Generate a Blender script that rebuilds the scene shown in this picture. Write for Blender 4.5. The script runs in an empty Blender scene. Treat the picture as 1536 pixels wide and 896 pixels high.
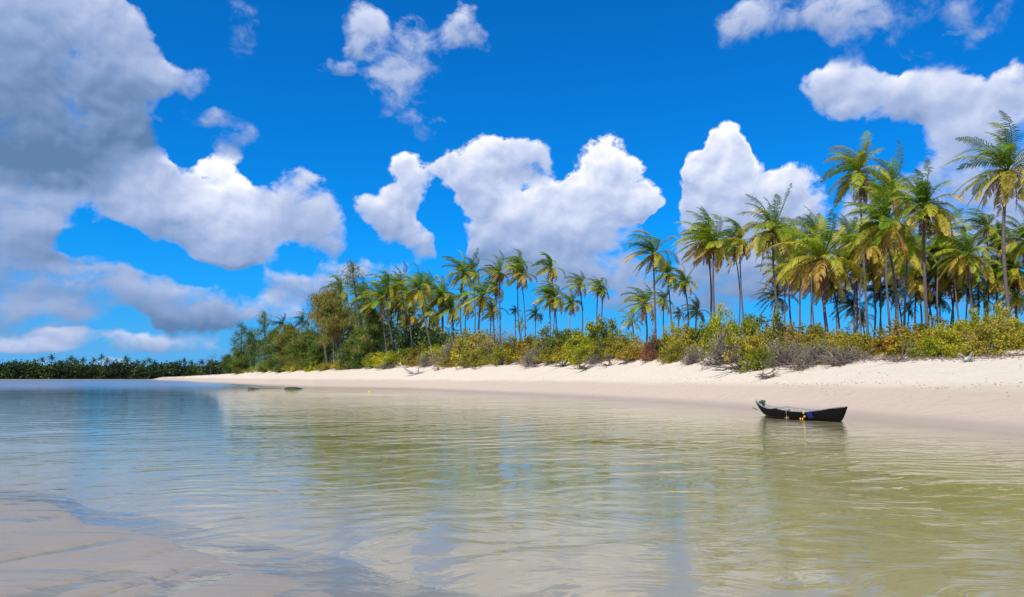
import bpy, math, random
import numpy as np
from mathutils import Vector
C = bpy.context.scene
COL = C.collection
R = math.radians

# ------------------------------------------------------------------ camera
W, H, F, CAMH = 1536, 896, 1150.0, 1.7
HOR = 566.0
TH = math.atan((HOR - H / 2) / F)
cd = bpy.data.cameras.new('camera'); cam = bpy.data.objects.new('camera', cd); COL.objects.link(cam)
cam.location = (0, 0, CAMH); cam.rotation_euler = (math.pi / 2 + TH, 0, 0)
cd.sensor_width = 36; cd.lens = 36 * F / W; cd.clip_start = .1; cd.clip_end = 20000
C.camera = cam
C.view_settings.view_transform = 'Standard'
try: C.view_settings.look = 'None'
except Exception: pass
C.view_settings.exposure = 0.05; C.view_settings.gamma = 1
C.render.engine = 'CYCLES'
C.cycles.max_bounces = 5; C.cycles.diffuse_bounces = 2; C.cycles.glossy_bounces = 2; C.cycles.transmission_bounces = 3; C.cycles.transparent_max_bounces = 6
C.cycles.volume_bounces = 0
C.cycles.caustics_reflective = False; C.cycles.caustics_refractive = False
C.cycles.sample_clamp_indirect = 6

def ray(px, py):
    u = (px - W / 2) / F; v = (H / 2 - py) / F
    return (u, math.cos(TH) - v * math.sin(TH), math.sin(TH) + v * math.cos(TH))
def at(px, py, Y):                      # pixel + forward distance -> world point
    x, y, z = ray(px, py)
    return Vector((x / y * Y, Y, CAMH + z / y * Y))
def ground_at(px, py):                  # pixel -> point on z = 0
    x, y, z = ray(px, py)
    t = -CAMH / z
    return x * t, y * t
def angles(px, py):
    x, y, z = ray(px, py)
    return math.atan2(x, y) * F, math.asin(z / math.sqrt(x*x + y*y + z*z)) * F

# ------------------------------------------------------------------ node helper
class NT:
    def __init__(s, tree): s.t = tree; tree.nodes.clear()
    def n(s, typ, ins=None, **props):
        nd = s.t.nodes.new(typ)
        for k, v in props.items(): setattr(nd, k, v)
        for k, v in (ins or {}).items():
            sk = nd.inputs[k]
            if isinstance(v, bpy.types.NodeSocket): s.t.links.new(v, sk)
            else: sk.default_value = v
        return nd
    def m(s, op, a, b=None, c=None, clamp=False):
        ins = {0: a}
        if b is not None: ins[1] = b
        if c is not None: ins[2] = c
        return s.n('ShaderNodeMath', ins, operation=op, use_clamp=clamp).outputs[0]
    def v(s, op, a, b=None, c=None):
        ins = {0: a}
        if b is not None: ins[1] = b
        if c is not None: ins[2] = c
        nd = s.n('ShaderNodeVectorMath', ins, operation=op)
        return nd.outputs['Value'] if op in ('DOT_PRODUCT', 'LENGTH') else nd.outputs['Vector']
    def mr(s, x, a, b, c=0.0, d=1.0, smooth=True):
        return s.n('ShaderNodeMapRange', {'Value': x, 'From Min': a, 'From Max': b, 'To Min': c, 'To Max': d},
                   interpolation_type='SMOOTHSTEP' if smooth else 'LINEAR').outputs[0]
    def noise(s, vec, scale, detail=4, rough=.55, dist=0, out='Fac'):
        return s.n('ShaderNodeTexNoise', {'Vector': vec, 'Scale': scale, 'Detail': detail, 'Roughness': rough, 'Distortion': dist}).outputs[out]
    def mix(s, f, a, b, mode='MIX'):
        nd = s.n('ShaderNodeMix', data_type='RGBA', blend_type=mode)
        for k, v in ((0, f), (6, a), (7, b)):
            if isinstance(v, bpy.types.NodeSocket): s.t.links.new(v, nd.inputs[k])
            else: nd.inputs[k].default_value = v if k == 0 or len(v) == 4 else (*v, 1)
        return nd.outputs[2]
    def ramp(s, f, stops):
        nd = s.n('ShaderNodeValToRGB', {0: f}); e = nd.color_ramp.elements
        while len(e) < len(stops): e.new(.5)
        for el, (p, c) in zip(e, stops): el.position = p; el.color = (*c, 1)
        return nd.outputs[0]

# ------------------------------------------------------------------ sun and sky
SUN_EL, SUN_AZ = 53, -146              # azimuth clockwise from +Y: behind the camera to the left
sd = bpy.data.lights.new('sun', 'SUN'); so = bpy.data.objects.new('sun', sd); COL.objects.link(so)
sd.energy = 4.8; sd.angle = R(.55); sd.color = (1, .93, .82)
sv = Vector((math.sin(R(SUN_AZ)) * math.cos(R(SUN_EL)), math.cos(R(SUN_AZ)) * math.cos(R(SUN_EL)), math.sin(R(SUN_EL))))
so.rotation_euler = sv.to_track_quat('Z', 'Y').to_euler(); so.location = (-40, -40, 80)

# (px, py, rx, ry, brightness, softness, strength)
CL = [
 (10,60,185,130,.36,.4,1.4),(90,155,130,110,.05,.4,1.4),(60,215,150,60,-.05,.4,1.2),(140,40,62,60,.75,.3,1),(120,205,100,50,.05,.6,1),(10,200,100,70,.1,.7,1),(250,122,70,24,.7,.5,.9),(200,110,50,40,.6,.5,.7),
 (345,195,42,38,.5,.8,.75),(305,172,40,16,.5,.8,.65),
 (150,280,95,55,.8,.4,1),(215,262,62,42,.95,.3,1),(332,275,55,55,1.25,.15,1.1),(280,325,110,55,.7,.4,1),(350,335,90,60,1.0,.25,1),(360,372,75,45,.6,.4,1),(445,300,60,58,.75,.45,1),(480,345,48,42,.7,.5,1),
 (10,290,70,60,.6,.5,1),(40,370,85,50,.4,.6,1),(-30,340,90,80,.4,.6,1),
 (280,452,95,42,.45,.6,.95),(150,440,110,36,.45,.8,.8),(40,480,120,32,.40,.8,.85),(295,482,70,26,.1,.5,.95),(405,462,60,24,.7,.7,.95),(422,428,40,28,.6,.6,.95),(60,425,90,28,.4,.8,.8),(200,402,90,24,.6,.9,.6),(120,515,170,16,.65,.9,.75),(280,515,130,15,.7,.9,.75),(30,515,60,12,1.1,.5,1.0),(90,500,40,10,1.1,.5,1),(60,548,160,10,.8,.9,.9),(480,435,60,26,.5,.9,.85),
 (600,75,95,55,.8,.75,.9),(545,40,45,50,.8,.6,.85),(590,140,55,45,.7,.8,.8),(640,185,40,25,.6,.9,.65),(700,40,42,38,.75,.6,.85),(505,105,50,16,.6,.8,.75),(365,45,30,50,.4,.9,.75),
 (615,268,42,52,1.0,.25,1),(575,310,52,38,.9,.3,1),(632,362,36,36,.75,.5,1),(595,338,40,34,.7,.4,1),(655,318,16,34,.8,.3,-.6),(678,370,22,50,.7,.4,-1.0),(798,275,20,26,.9,.3,-.42),(240,215,34,24,.5,.4,-.5),(130,365,95,20,.6,.6,-.9),(300,405,110,16,.6,.6,-.6),(55,240,70,12,.9,.5,-.5),(990,370,30,60,.7,.5,-.7),
 (715,255,70,60,1.0,.22,1.1),(760,335,82,75,.8,.3,1.1),(790,245,45,42,.9,.3,1),(800,345,90,50,.75,.3,1),(905,262,62,66,1.15,.15,1.1),(860,320,85,60,1.0,.25,1.1),(958,305,50,36,1.0,.2,1),(850,380,150,50,.5,.5,1),(765,385,70,35,.5,.4,.9),
 (570,405,62,28,.8,.7,.9),(500,410,60,25,.7,.8,.7),(900,425,110,45,.45,.7,.95),(1000,465,110,34,.35,.8,.75),
 (1092,228,34,48,1.15,.15,1.1),(1040,255,26,34,1.0,.2,1),(1110,290,88,66,1.0,.18,1.1),(1185,305,52,55,.85,.3,1),(1110,360,125,62,.6,.4,1.1),(1070,420,110,50,.4,.7,1),(1180,400,120,50,.5,.6,.9),(1045,305,30,42,.9,.3,1),
 (1262,130,66,44,.9,.35,1),(1345,155,95,44,.8,.4,1),(1405,135,56,40,.9,.35,1),(1450,180,60,58,.8,.4,1),(1440,260,62,75,.65,.8,.95),(1390,340,120,85,.5,.9,.9),(1300,330,60,50,.6,.6,.8),(1340,420,110,40,.5,.8,.8),(1500,390,90,80,.5,.8,.85),(1524,120,36,42,.95,.4,1),
 (1190,15,120,36,.75,.85,.85),(1108,45,42,34,.7,.8,.8),(1275,25,60,34,.7,.8,.75),(1385,15,70,28,.6,.9,.7),(1490,15,70,24,.6,.9,.65),(1300,60,60,30,.6,.9,.5),(1440,65,80,30,.5,.9,.45),
 (-60,430,90,60,.5,.7,.8),(1600,260,80,120,.6,.6,.9),
]
T0 = .52
def build_world():
    w = bpy.data.worlds.new('World'); C.world = w; w.use_nodes = True
    g = NT(w.node_tree)
    tc = g.n('ShaderNodeTexCoord').outputs['Generated']
    sky = g.n('ShaderNodeTexSky', sky_type='NISHITA', sun_disc=False, sun_elevation=R(SUN_EL), sun_rotation=R(SUN_AZ), air_density=1.0, dust_density=.25, ozone_density=3.5)
    skyc = g.mix(1.0, sky.outputs[0], (.02, .75, 1.5), 'MULTIPLY')
    x, y, z = [g.n('ShaderNodeSeparateXYZ', {0: tc}).outputs[i] for i in range(3)]
    # a lighter, milkier band low over the sea
    low = g.mr(z, 0.0, .20, 1, 0)
    skyc = g.mix(g.m('MULTIPLY', low, .55), skyc, (.55, 2.8, 7.4))
    skyc = g.mix(g.m('MULTIPLY', g.mr(z, 0, .10, 1, 0), .5), skyc, (1.9, 4.3, 7.9))
    bg = g.n('ShaderNodeBackground', {'Color': skyc, 'Strength': .105})
    az = g.m('MULTIPLY', g.m('ARCTAN2', x, y), F)
    el = g.m('MULTIPLY', g.m('ARCSINE', z), F)
    p = g.n('ShaderNodeCombineXYZ', {0: az, 1: el, 2: 0.0}).outputs[0]
    # domain warp makes the outlines ragged
    wn = g.n('ShaderNodeTexNoise', {'Vector': p, 'Scale': .012, 'Detail': 3, 'Roughness': .55}).outputs['Color']
    wv = g.v('MULTIPLY', g.v('SUBTRACT', wn, (.5, .5, .5)), (60, 50, 0))
    pw = g.v('ADD', p, wv)
    acc = (0, 0, 0); acc2 = 0.0
    for n_, (px, py, rx, ry, b, s, k) in enumerate(CL):
        cx, cy = angles(px, py)
        rx *= 1.17; ry *= 1.17
        if n_ % 3 == 2: pw = g.v('MULTIPLY_ADD', acc, (1e-7, 1e-7, 0), pw)     # keeps the node chain sequential
        q = g.v('MULTIPLY_ADD', pw, (1/rx, 1/ry, 0), (-cx/rx, -cy/ry, 0))
        wt = g.mr(g.v('DOT_PRODUCT', q, q), 0, 1, k, 0)
        acc = g.v('MULTIPLY_ADD', wt, (.62*b - .42*cy/ry, s, 1), acc)
        acc2 = g.m('MULTIPLY_ADD', wt, .42/ry, acc2)
    ax, ay, aw = [g.n('ShaderNodeSeparateXYZ', {0: acc}).outputs[i] for i in range(3)]
    den = g.m('MAXIMUM', aw, .25)
    soft = g.m('MAXIMUM', g.m('MINIMUM', g.m('DIVIDE', ay, den), 1.0), .1)
    lit = g.m('DIVIDE', g.m('MULTIPLY_ADD', g.n('ShaderNodeSeparateXYZ', {0: pw}).outputs[1], acc2, ax), den)
    # free clouds over the rest of the sky (overhead, behind the camera)
    big = g.noise(tc, 2.6, 3, .5)
    outside = g.m('MAXIMUM', g.mr(z, .47, .66, 0, 1), g.mr(y, .72, .60, 0, 1))
    free = g.m('MULTIPLY', g.mr(big, .40, .70, 0, 1.0), outside)
    aw2 = g.m('ADD', g.m('MINIMUM', aw, 1.22), free)
    # billows: fbm plus rounded voronoi puffs
    ps = g.v('MULTIPLY', p, (1, 1.15, 1))
    n0 = g.noise(ps, .017, 9, .60, .25)
    nl = g.noise(g.v('ADD', ps, (-6, 13, 0)), .017, 4, .50, .25)
    na = g.noise(ps, .017, 4, .50, .25)
    vo = g.n('ShaderNodeTexVoronoi', {'Vector': g.v('ADD', ps, wv), 'Scale': .034, 'Detail': 3, 'Roughness': .6}, feature='F1', normalize=True).outputs['Distance']
    crisp = g.m('SUBTRACT', 1.12, soft)
    tex = g.m('SUBTRACT', g.m('MULTIPLY', g.m('SUBTRACT', n0, .5), 2.1), g.m('MULTIPLY', g.m('SUBTRACT', vo, .35), .55))
    wis = g.noise(g.v('MULTIPLY', g.v('ADD', p, g.v('MULTIPLY', wv, (1.5, 1.5, 0))), (1, 1.6, 1)), .02, 7, .64, .8)
    d0 = g.m('ADD', tex, aw2)
    d0 = g.m('ADD', d0, g.m('MULTIPLY', g.m('SUBTRACT', wis, .5), g.m('MULTIPLY', soft, 1.7)))
    hi = g.m('MULTIPLY_ADD', soft, 1.0, T0 + .13)
    dens = g.n('ShaderNodeMapRange', {'Value': d0, 'From Min': T0, 'From Max': hi}, interpolation_type='SMOOTHSTEP').outputs[0]
    dens = g.m('MULTIPLY', dens, g.mr(aw2, .02, .22))
    relief = g.m('SUBTRACT', na, nl)
    L = g.m('ADD', g.m('MULTIPLY_ADD', outside, .48, lit), .06)
    L = g.m('MULTIPLY_ADD', relief, g.m('MULTIPLY', crisp, 1.15), L)
    L = g.m('MULTIPLY_ADD', g.m('MULTIPLY', tex, crisp), -.16, L)
    L = g.m('MULTIPLY_ADD', g.mr(d0, T0, T0 + .5, .26, -.05), crisp, L)
    cc = g.ramp(L, [(0, (.12, .22, .40)), (.25, (.24, .35, .59)), (.5, (.43, .52, .76)), (.75, (.70, .76, .94)), (.95, (1.0, 1.0, 1.02))])
    cbg = g.n('ShaderNodeBackground', {'Color': cc, 'Strength': 1.0})
    up = g.mr(z, -.002, .01)
    fac = g.m('MULTIPLY', g.m('MULTIPLY', dens, .97), up)
    ms = g.n('ShaderNodeMixShader', {0: fac, 1: bg.outputs[0], 2: cbg.outputs[0]})
    g.n('ShaderNodeOutputWorld', {0: ms.outputs[0]})
    w.cycles.sampling_method = 'MANUAL'; w.cycles.sample_map_resolution = 512
build_world()

# ------------------------------------------------------------------ mesh builder
class MB:
    def __init__(s): s.v = []; s.f = []; s.a = []; s.n = 0
    def quads(s, V, val=0.5):                    # V: (N,4,3)
        V = np.asarray(V, float); N = len(V)
        if N == 0: return
        s.v.append(V.reshape(-1, 3)); s.f.append(np.arange(N * 4).reshape(N, 4) + s.n)
        s.a.append(np.broadcast_to(np.asarray(val, float), (N,)).copy()); s.n += N * 4
    def grid(s, G, val=.5, closed=False):         # G: (A,B,3) shared vertices; closed joins B
        G = np.asarray(G, float); A, B = G.shape[:2]
        s.v.append(G.reshape(-1, 3))
        i, j = np.meshgrid(np.arange(A - 1), np.arange(B if closed else B - 1), indexing='ij')
        j2 = (j + 1) % B
        f = np.stack([i*B+j, i*B+j2, (i+1)*B+j2, (i+1)*B+j], -1).reshape(-1, 4) + s.n
        s.f.append(f); s.a.append(np.full(len(f), val) if np.isscalar(val) else np.asarray(val).reshape(-1)); s.n += A * B
    def tube(s, P, rad, k=6, val=.5):
        P = np.asarray(P, float); rad = np.broadcast_to(rad, (len(P),))
        T = np.gradient(P, axis=0); T /= np.linalg.norm(T, axis=1, keepdims=True) + 1e-9
        ref = np.array([0, 0, 1.]) if abs(T[:, 2]).mean() < .8 else np.array([1., 0, 0])
        U = np.cross(T, ref); U /= np.linalg.norm(U, axis=1, keepdims=True) + 1e-9
        Wv = np.cross(T, U)
        th = np.arange(k) * 2 * math.pi / k
        G = P[:, None] + rad[:, None, None] * (np.cos(th)[None, :, None] * U[:, None] + np.sin(th)[None, :, None] * Wv[:, None])
        G = np.concatenate([np.repeat(P[:1, None], k, 1), G, np.repeat(P[-1:, None], k, 1)])
        s.grid(G, val, True)
    def mesh(s, name, mat, smooth=True):
        me = bpy.data.meshes.new(name)
        V = np.concatenate(s.v); Fq = np.concatenate(s.f); A = np.concatenate(s.a)
        me.vertices.add(len(V)); me.vertices.foreach_set('co', V.astype(np.float32).ravel())
        me.loops.add(Fq.size); me.loops.foreach_set('vertex_index', Fq.astype(np.int32).ravel())
        me.polygons.add(len(Fq)); me.polygons.foreach_set('loop_start', np.arange(0, Fq.size, 4, dtype=np.int32))
        me.polygons.foreach_set('loop_total', np.full(len(Fq), 4, np.int32))
        at_ = me.attributes.new('tint', 'FLOAT', 'FACE'); at_.data.foreach_set('value', A.astype(np.float32))
        me.update(calc_edges=True)
        if smooth: me.polygons.foreach_set('use_smooth', np.ones(len(Fq), bool))
        if mat: me.materials.append(mat)
        return me
def tag(o, label=None, cat=None, group=None, kind=None):
    if label: o['label'] = label
    if cat: o['category'] = cat
    if group: o['group'] = group
    if kind: o['kind'] = kind
    return o
def obj(name, me, parent=None, loc=(0, 0, 0)):
    o = bpy.data.objects.new(name, me); COL.objects.link(o); o.location = loc
    if parent: o.parent = parent
    return o
def empty(name, loc): 
    o = bpy.data.objects.new(name, None); COL.objects.link(o); o.location = loc; o.empty_display_size = .2
    return o

# ------------------------------------------------------------------ materials
def mat(name):
    m = bpy.data.materials.new(name); m.use_nodes = True
    return m, NT(m.node_tree)
def leaf_mat(name, stops, trans=.3, rough=.5, spec=.22):
    m, g = mat(name)
    a = g.n('ShaderNodeAttribute', attribute_name='tint').outputs['Fac']
    c = g.ramp(a, stops)
    nz = g.noise(g.n('ShaderNodeTexCoord').outputs['Object'], 1.3, 3)
    c = g.mix(1.0, c, g.ramp(nz, [(.3, (.72, .72, .72)), (.7, (1.22, 1.2, 1.15))]), 'MULTIPLY')
    b = g.n('ShaderNodeBsdfPrincipled', {'Base Color': c, 'Roughness': rough, 'Specular IOR Level': spec})
    t = g.n('ShaderNodeBsdfTranslucent', {'Color': g.mix(1.0, c, (1.3, 1.3, .6), 'MULTIPLY')})
    ms = g.n('ShaderNodeMixShader', {0: trans, 1: b.outputs[0], 2: t.outputs[0]})
    g.n('ShaderNodeOutputMaterial', {0: ms.outputs[0]})
    return m
def bark_mat(name, c1, c2, scale=6, ring=0):
    m, g = mat(name)
    tc = g.n('ShaderNodeTexCoord').outputs['Object']
    nz = g.noise(g.v('MULTIPLY', tc, (1, 1, 2.0)), scale, 5, .6)
    if ring:
        wv = g.n('ShaderNodeTexWave', {'Vector': tc, 'Scale': ring, 'Distortion': 1.5, 'Detail': 2}, bands_direction='Z').outputs['Fac']
        nz = g.m('MULTIPLY_ADD', wv, .25, g.m('MULTIPLY', nz, .8))
    c = g.ramp(nz, [(.3, c1), (.7, c2)])
    bp = g.n('ShaderNodeBump', {'Height': nz, 'Strength': .6, 'Distance': .05})
    b = g.n('ShaderNodeBsdfPrincipled', {'Base Color': c, 'Roughness': .85, 'Specular IOR Level': .2, 'Normal': bp.outputs[0]})
    g.n('ShaderNodeOutputMaterial', {0: b.outputs[0]})
    return m
PALM = [(0, (.055, .14, .008)), (.22, (.14, .25, .008)), (.42, (.27, .33, .015)), (.62, (.50, .41, .04)), (.8, (.46, .26, .07)), (1, (.22, .10, .05))]
M_FROND = leaf_mat('palm_frond', PALM, .28)
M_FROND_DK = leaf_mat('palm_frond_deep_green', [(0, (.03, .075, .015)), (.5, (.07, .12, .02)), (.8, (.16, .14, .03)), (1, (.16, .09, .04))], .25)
M_TRUNK = bark_mat('palm_trunk', (.07, .055, .052), (.20, .165, .155), 5, 2.2)
M_TRUNKL = bark_mat('pale_trunk', (.17, .14, .12), (.42, .37, .33), 5, 2.2)
M_COCO = bark_mat('coconut', (.16, .13, .02), (.30, .20, .05), 8)
M_BARK = bark_mat('bark', (.06, .045, .04), (.17, .135, .12), 6)
M_TWIG = bark_mat('dry_twig', (.14, .105, .10), (.33, .27, .26), 6)
M_DRIFT = bark_mat('driftwood', (.24, .22, .21), (.60, .57, .54), 5)
M_DRYBR = bark_mat('dry_branch', (.13, .09, .07), (.32, .24, .20), 5)
BK = {
 'green':  leaf_mat('leaf_green',  [(0, (.08, .11, .010)), (.45, (.27, .31, .015)), (.8, (.52, .50, .025)), (1, (.60, .50, .05))], .35),
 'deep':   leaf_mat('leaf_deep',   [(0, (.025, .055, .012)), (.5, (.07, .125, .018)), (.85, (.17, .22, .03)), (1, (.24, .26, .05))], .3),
 'olive':  leaf_mat('leaf_olive',  [(0, (.13, .13, .015)), (.45, (.35, .32, .025)), (.8, (.56, .47, .05)), (1, (.42, .30, .08))], .3),
 'yellow': leaf_mat('leaf_yellow', [(0, (.12, .12, .015)), (.4, (.30, .26, .02)), (.75, (.46, .31, .03)), (1, (.45, .22, .04))], .32),
 'grey':   leaf_mat('leaf_grey',   [(0, (.12, .12, .05)), (.5, (.25, .23, .10)), (1, (.36, .34, .12))], .2),
 'red':    leaf_mat('leaf_red',    [(0, (.14, .09, .03)), (.5, (.36, .13, .05)), (1, (.48, .19, .10))], .3),
 'far':    leaf_mat('leaf_far', [(0, (.012, .03, .012)), (.5, (.035, .07, .018)), (1, (.10, .13, .03))], .2),
 'pine':   leaf_mat('casuarina',   [(0, (.05, .11, .02)), (.45, (.15, .22, .035)), (.75, (.30, .26, .06)), (1, (.34, .22, .08))], .25),
}
def ground_mat():
    m, g = mat('sand')
    geo = g.n('ShaderNodeNewGeometry').outputs['Position']
    x, y, z = [g.n('ShaderNodeSeparateXYZ', {0: geo}).outputs[i] for i in range(3)]
    dist = g.n('ShaderNodeAttribute', attribute_name='tint').outputs['Fac']   # 0 beach, 1 land behind the bushes, .5 foreground bar
    n1 = g.noise(geo, .35, 5, .6); n2 = g.noise(geo, 3.0, 6, .65); n3 = g.noise(g.v('MULTIPLY', geo, (.25, .08, 1)), 1, 4, .6)
    n4 = g.noise(geo, 28, 3, .6)
    n5 = g.noise(g.n('ShaderNodeMapping', {'Vector': geo, 'Rotation': (0, 0, R(-24)), 'Scale': (1.2, 7, 1)}).outputs[0], 1.6, 4, .6)
    zj = g.m('ADD', z, g.m('MULTIPLY', g.m('SUBTRACT', n3, .5), .5))
    dry = g.mix(n2, (.55, .465, .35), (.74, .64, .50))
    damp = g.mix(n2, (.47, .37, .275), (.57, .455, .345))
    wet = g.mix(n1, (.41, .33, .24), (.49, .39, .29))
    wet = g.mix(g.m('MULTIPLY', n4, .3), wet, (.34, .27, .20))
    c = g.mix(g.mr(zj, 1.05, 1.55), damp, dry)
    zk = g.m('ADD', z, g.m('MULTIPLY', g.m('SUBTRACT', n3, .5), .14))
    wetf = g.mr(zk, .08, .42, 1, 0)
    c = g.mix(wetf, c, wet)
    # the bar in the foreground is grey-rose wet sand
    bar = g.m('COMPARE', dist, .5, .1)
    c = g.mix(bar, c, g.mix(g.m('ADD', g.m('MULTIPLY', n1, .5), g.m('MULTIPLY', n2, .5)), (.255, .22, .165), (.335, .29, .225)))
    c = g.mix(g.m('MULTIPLY', bar, g.mr(n4, .58, .72, 0, .35)), c, (.20, .165, .12))
    c = g.mix(g.m('MULTIPLY', bar, g.mr(n5, .5, .7, 0, .3)), c, (.24, .215, .19))
    # dark weedy patches on the bottom
    weed = g.m('MULTIPLY', g.mr(g.noise(g.v('MULTIPLY', geo, (.6, 1, 1)), 1.1, 5, .62), .56, .70), g.mr(z, -.06, -.16, 0, .22))
    c = g.mix(weed, c, (.16, .13, .06))
    under = g.mr(z, 0, -.35, 0, 1)
    c = g.mix(g.m('MULTIPLY', under, .75), c, (.44, .385, .185))
    # soil and leaf litter under the scrub
    land = g.m('MULTIPLY', g.m('GREATER_THAN', dist, .9), 1)
    c = g.mix(g.m('MULTIPLY', land, g.mr(n2, .35, .6, .35, 1)), c, (.25, .15, .095))
    fleck = g.m('MULTIPLY', g.mr(n4, .68, .74), g.mr(z, .5, 1.2, 0, .25))
    c = g.mix(fleck, c, (.30, .22, .16))
    rough = g.m('SUBTRACT', .92, g.m('MULTIPLY', g.m('MAXIMUM', wetf, bar), .50))
    n6 = g.noise(g.n('ShaderNodeMapping', {'Vector': geo, 'Rotation': (0, 0, R(-24)), 'Scale': (.35, 2.6, 1)}).outputs[0], 1.3, 6, .66, .6)
    film = g.m('MULTIPLY', bar, g.mr(n6, .56, .63))
    rough = g.m('SUBTRACT', rough, g.m('MULTIPLY', film, .34))
    c = g.mix(g.m('MULTIPLY', film, .45), c, (.15, .135, .115))
    hgt = g.m('MULTIPLY_ADD', n5, g.m('MULTIPLY', bar, .35), g.m('MULTIPLY_ADD', n2, .10, g.m('MULTIPLY', n1, .22)))
    bst = g.m('SUBTRACT', 1.0, g.m('MULTIPLY', g.m('MAXIMUM', wetf, bar), .93))
    bp = g.n('ShaderNodeBump', {'Height': hgt, 'Strength': bst, 'Distance': 1.0})
    b = g.n('ShaderNodeBsdfPrincipled', {'Base Color': c, 'Roughness': rough, 'Specular IOR Level': g.m('MULTIPLY_ADD', film, .75, .25), 'Normal': bp.outputs[0]})
    g.n('ShaderNodeOutputMaterial', {0: b.outputs[0]})
    return m
def water_mat():
    m, g = mat('sea_water')
    geo = g.n('ShaderNodeNewGeometry').outputs['Position']
    x, y, z = [g.n('ShaderNodeSeparateXYZ', {0: geo}).outputs[i] for i in range(3)]
    wn = g.n('ShaderNodeTexNoise', {'Vector': geo, 'Scale': .25, 'Detail': 3}).outputs['Color']
    wv = g.v('MULTIPLY', g.v('SUBTRACT', wn, (.5, .5, .5)), (3.2, 3.2, 0))
    pw = g.v('ADD', geo, wv)
    # small wind ripples, crests roughly across the view
    a = g.noise(g.v('MULTIPLY', pw, (.85, 1.6, 1)), 1.5, 3, .52)
    b = g.noise(g.v('MULTIPLY', pw, (2.0, 4.6, 1)), 2.4, 3, .5, .4)
    # long oblique wavelets fanning over the middle of the cove
    mp = g.n('ShaderNodeMapping', {'Vector': pw, 'Rotation': (0, 0, R(-33))}).outputs[0]
    w1 = g.n('ShaderNodeTexWave', {'Vector': mp, 'Scale': .24, 'Distortion': 2.6, 'Detail': 3, 'Detail Scale': .9, 'Detail Roughness': .55}, bands_direction='Y').outputs['Fac']
    msk = g.mr(g.noise(geo, .09, 2), .38, .62)
    big = g.noise(g.v('MULTIPLY', geo, (.5, 1.1, 1)), .35, 3, .5)
    h = g.m('MULTIPLY', a, .030)
    h = g.m('MULTIPLY_ADD', b, .0055, h)
    h = g.m('MULTIPLY_ADD', g.m('MULTIPLY', w1, msk), .018, h)
    w2 = g.n('ShaderNodeTexWave', {'Vector': g.n('ShaderNodeMapping', {'Vector': pw, 'Rotation': (0, 0, R(-24))}).outputs[0], 'Scale': .62, 'Distortion': 3.5, 'Detail': 2, 'Detail Scale': 1.2}, bands_direction='Y').outputs['Fac']
    h = g.m('MULTIPLY_ADD', g.m('MULTIPLY', w2, g.mr(y, 10, 24, 1, .3)), .006, h)
    h = g.m('MULTIPLY_ADD', big, .012, h)
    calm = g.mr(g.noise(geo, .06, 3), .35, .65, .55, 1.0)
    bp = g.n('ShaderNodeBump', {'Height': h, 'Strength': g.m('MULTIPLY', calm, g.mr(y, 70, 160, .8, 2.0)), 'Distance': 1.0})
    N = bp.outputs[0]
    fr = g.n('ShaderNodeFresnel', {'IOR': 1.42, 'Normal': N}).outputs[0]
    gl = g.n('ShaderNodeBsdfGlossy', {'Color': (.97, .98, 1, 1), 'Roughness': g.mr(y, 45, 220, .018, .24), 'Normal': N})
    tr = g.n('ShaderNodeBsdfTransparent', {'Color': (.95, .99, .93, 1)})
    ms = g.n('ShaderNodeMixShader', {0: fr, 1: tr.outputs[0], 2: gl.outputs[0]})
    vol = g.n('ShaderNodeVolumeAbsorption', {'Color': (.66, .80, .52, 1), 'Density': .10})
    g.n('ShaderNodeOutputMaterial', {0: ms.outputs[0], 1: vol.outputs[0]})
    return m

# ------------------------------------------------------------------ terrain
def shore_tab(rows):                     # (px, y) of a line lying on z=0 -> bearing, horizontal radius
    out = []
    for px, py in rows:
        X, Y = ground_at(px, py); out.append((math.degrees(math.atan2(X, Y)), math.hypot(X, Y)))
    return out
FAR = 640.0
S_T = [(-180, 700), (-100, 680), (-60, FAR), (-25.6, FAR)] + shore_tab([(245, 571.0), (280, 572.0), (300, 573.6), (355, 576), (400, 579), (470, 582), (560, 583.4), (616, 584.6), (696, 588), (780, 592), (860, 596), (900, 598), (1000, 604), (1137, 614), (1300, 630), (1430, 642), (1536, 653)]) + [(45, 23.5), (60, 19), (90, 17), (120, 20), (150, 60), (180, 700)]
B_PX = [(245, 520, 567.2), (280, 440, 566), (300, 360, 565), (350, 270, 562), (400, 215, 558.5), (450, 180, 556), (500, 160, 554), (560, 146, 552), (620, 134, 550), (700, 118, 547.5), (800, 102, 545), (900, 85, 539.5), (950, 77, 537), (1000, 69, 536), (1050, 63, 538), (1100, 58, 541), (1200, 52, 541), (1240, 50, 538), (1320, 47, 535.5), (1430, 44, 534), (1536, 42, 530)]
B_T, BH_T = [(-180, 720), (-60, FAR + 12), (-25.6, FAR + 12)], [(-180, .4), (-60, .4), (-25.6, .4)]
for px, Y, py in B_PX:
    q = at(px, py, Y); a = math.degrees(math.atan2(q.x, q.y))
    B_T.append((a, math.hypot(q.x, q.y))); BH_T.append((a, q.z))
B_T += [(45, 42), (60, 36), (90, 34), (120, 38), (150, 85), (180, 720)]; BH_T += [(45, 3.1), (180, 2)]
N_T = [(-180, 30), (-90, 24), (-60, 17)] + shore_tab([(-40, 745), (0, 750), (60, 754), (100, 765), (125, 785), (190, 796), (225, 803), (290, 822), (340, 842), (400, 862), (450, 876), (520, 896)]) + [(-8, 5.4), (0, 4.6), (20, 3.6), (60, 3.0), (120, 6), (180, 30)]
_TC = {}; _WC = {}
def tab(T, a):
    key = id(T)
    if key not in _TC: q = sorted(T); _TC[key] = (np.array([t[0] for t in q]), np.array([t[1] for t in q]))
    return np.interp(a, *_TC[key])
def sstep(x, a, b):
    t = np.clip((x - a) / (b - a), 0, 1); return t * t * (3 - 2 * t)
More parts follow.
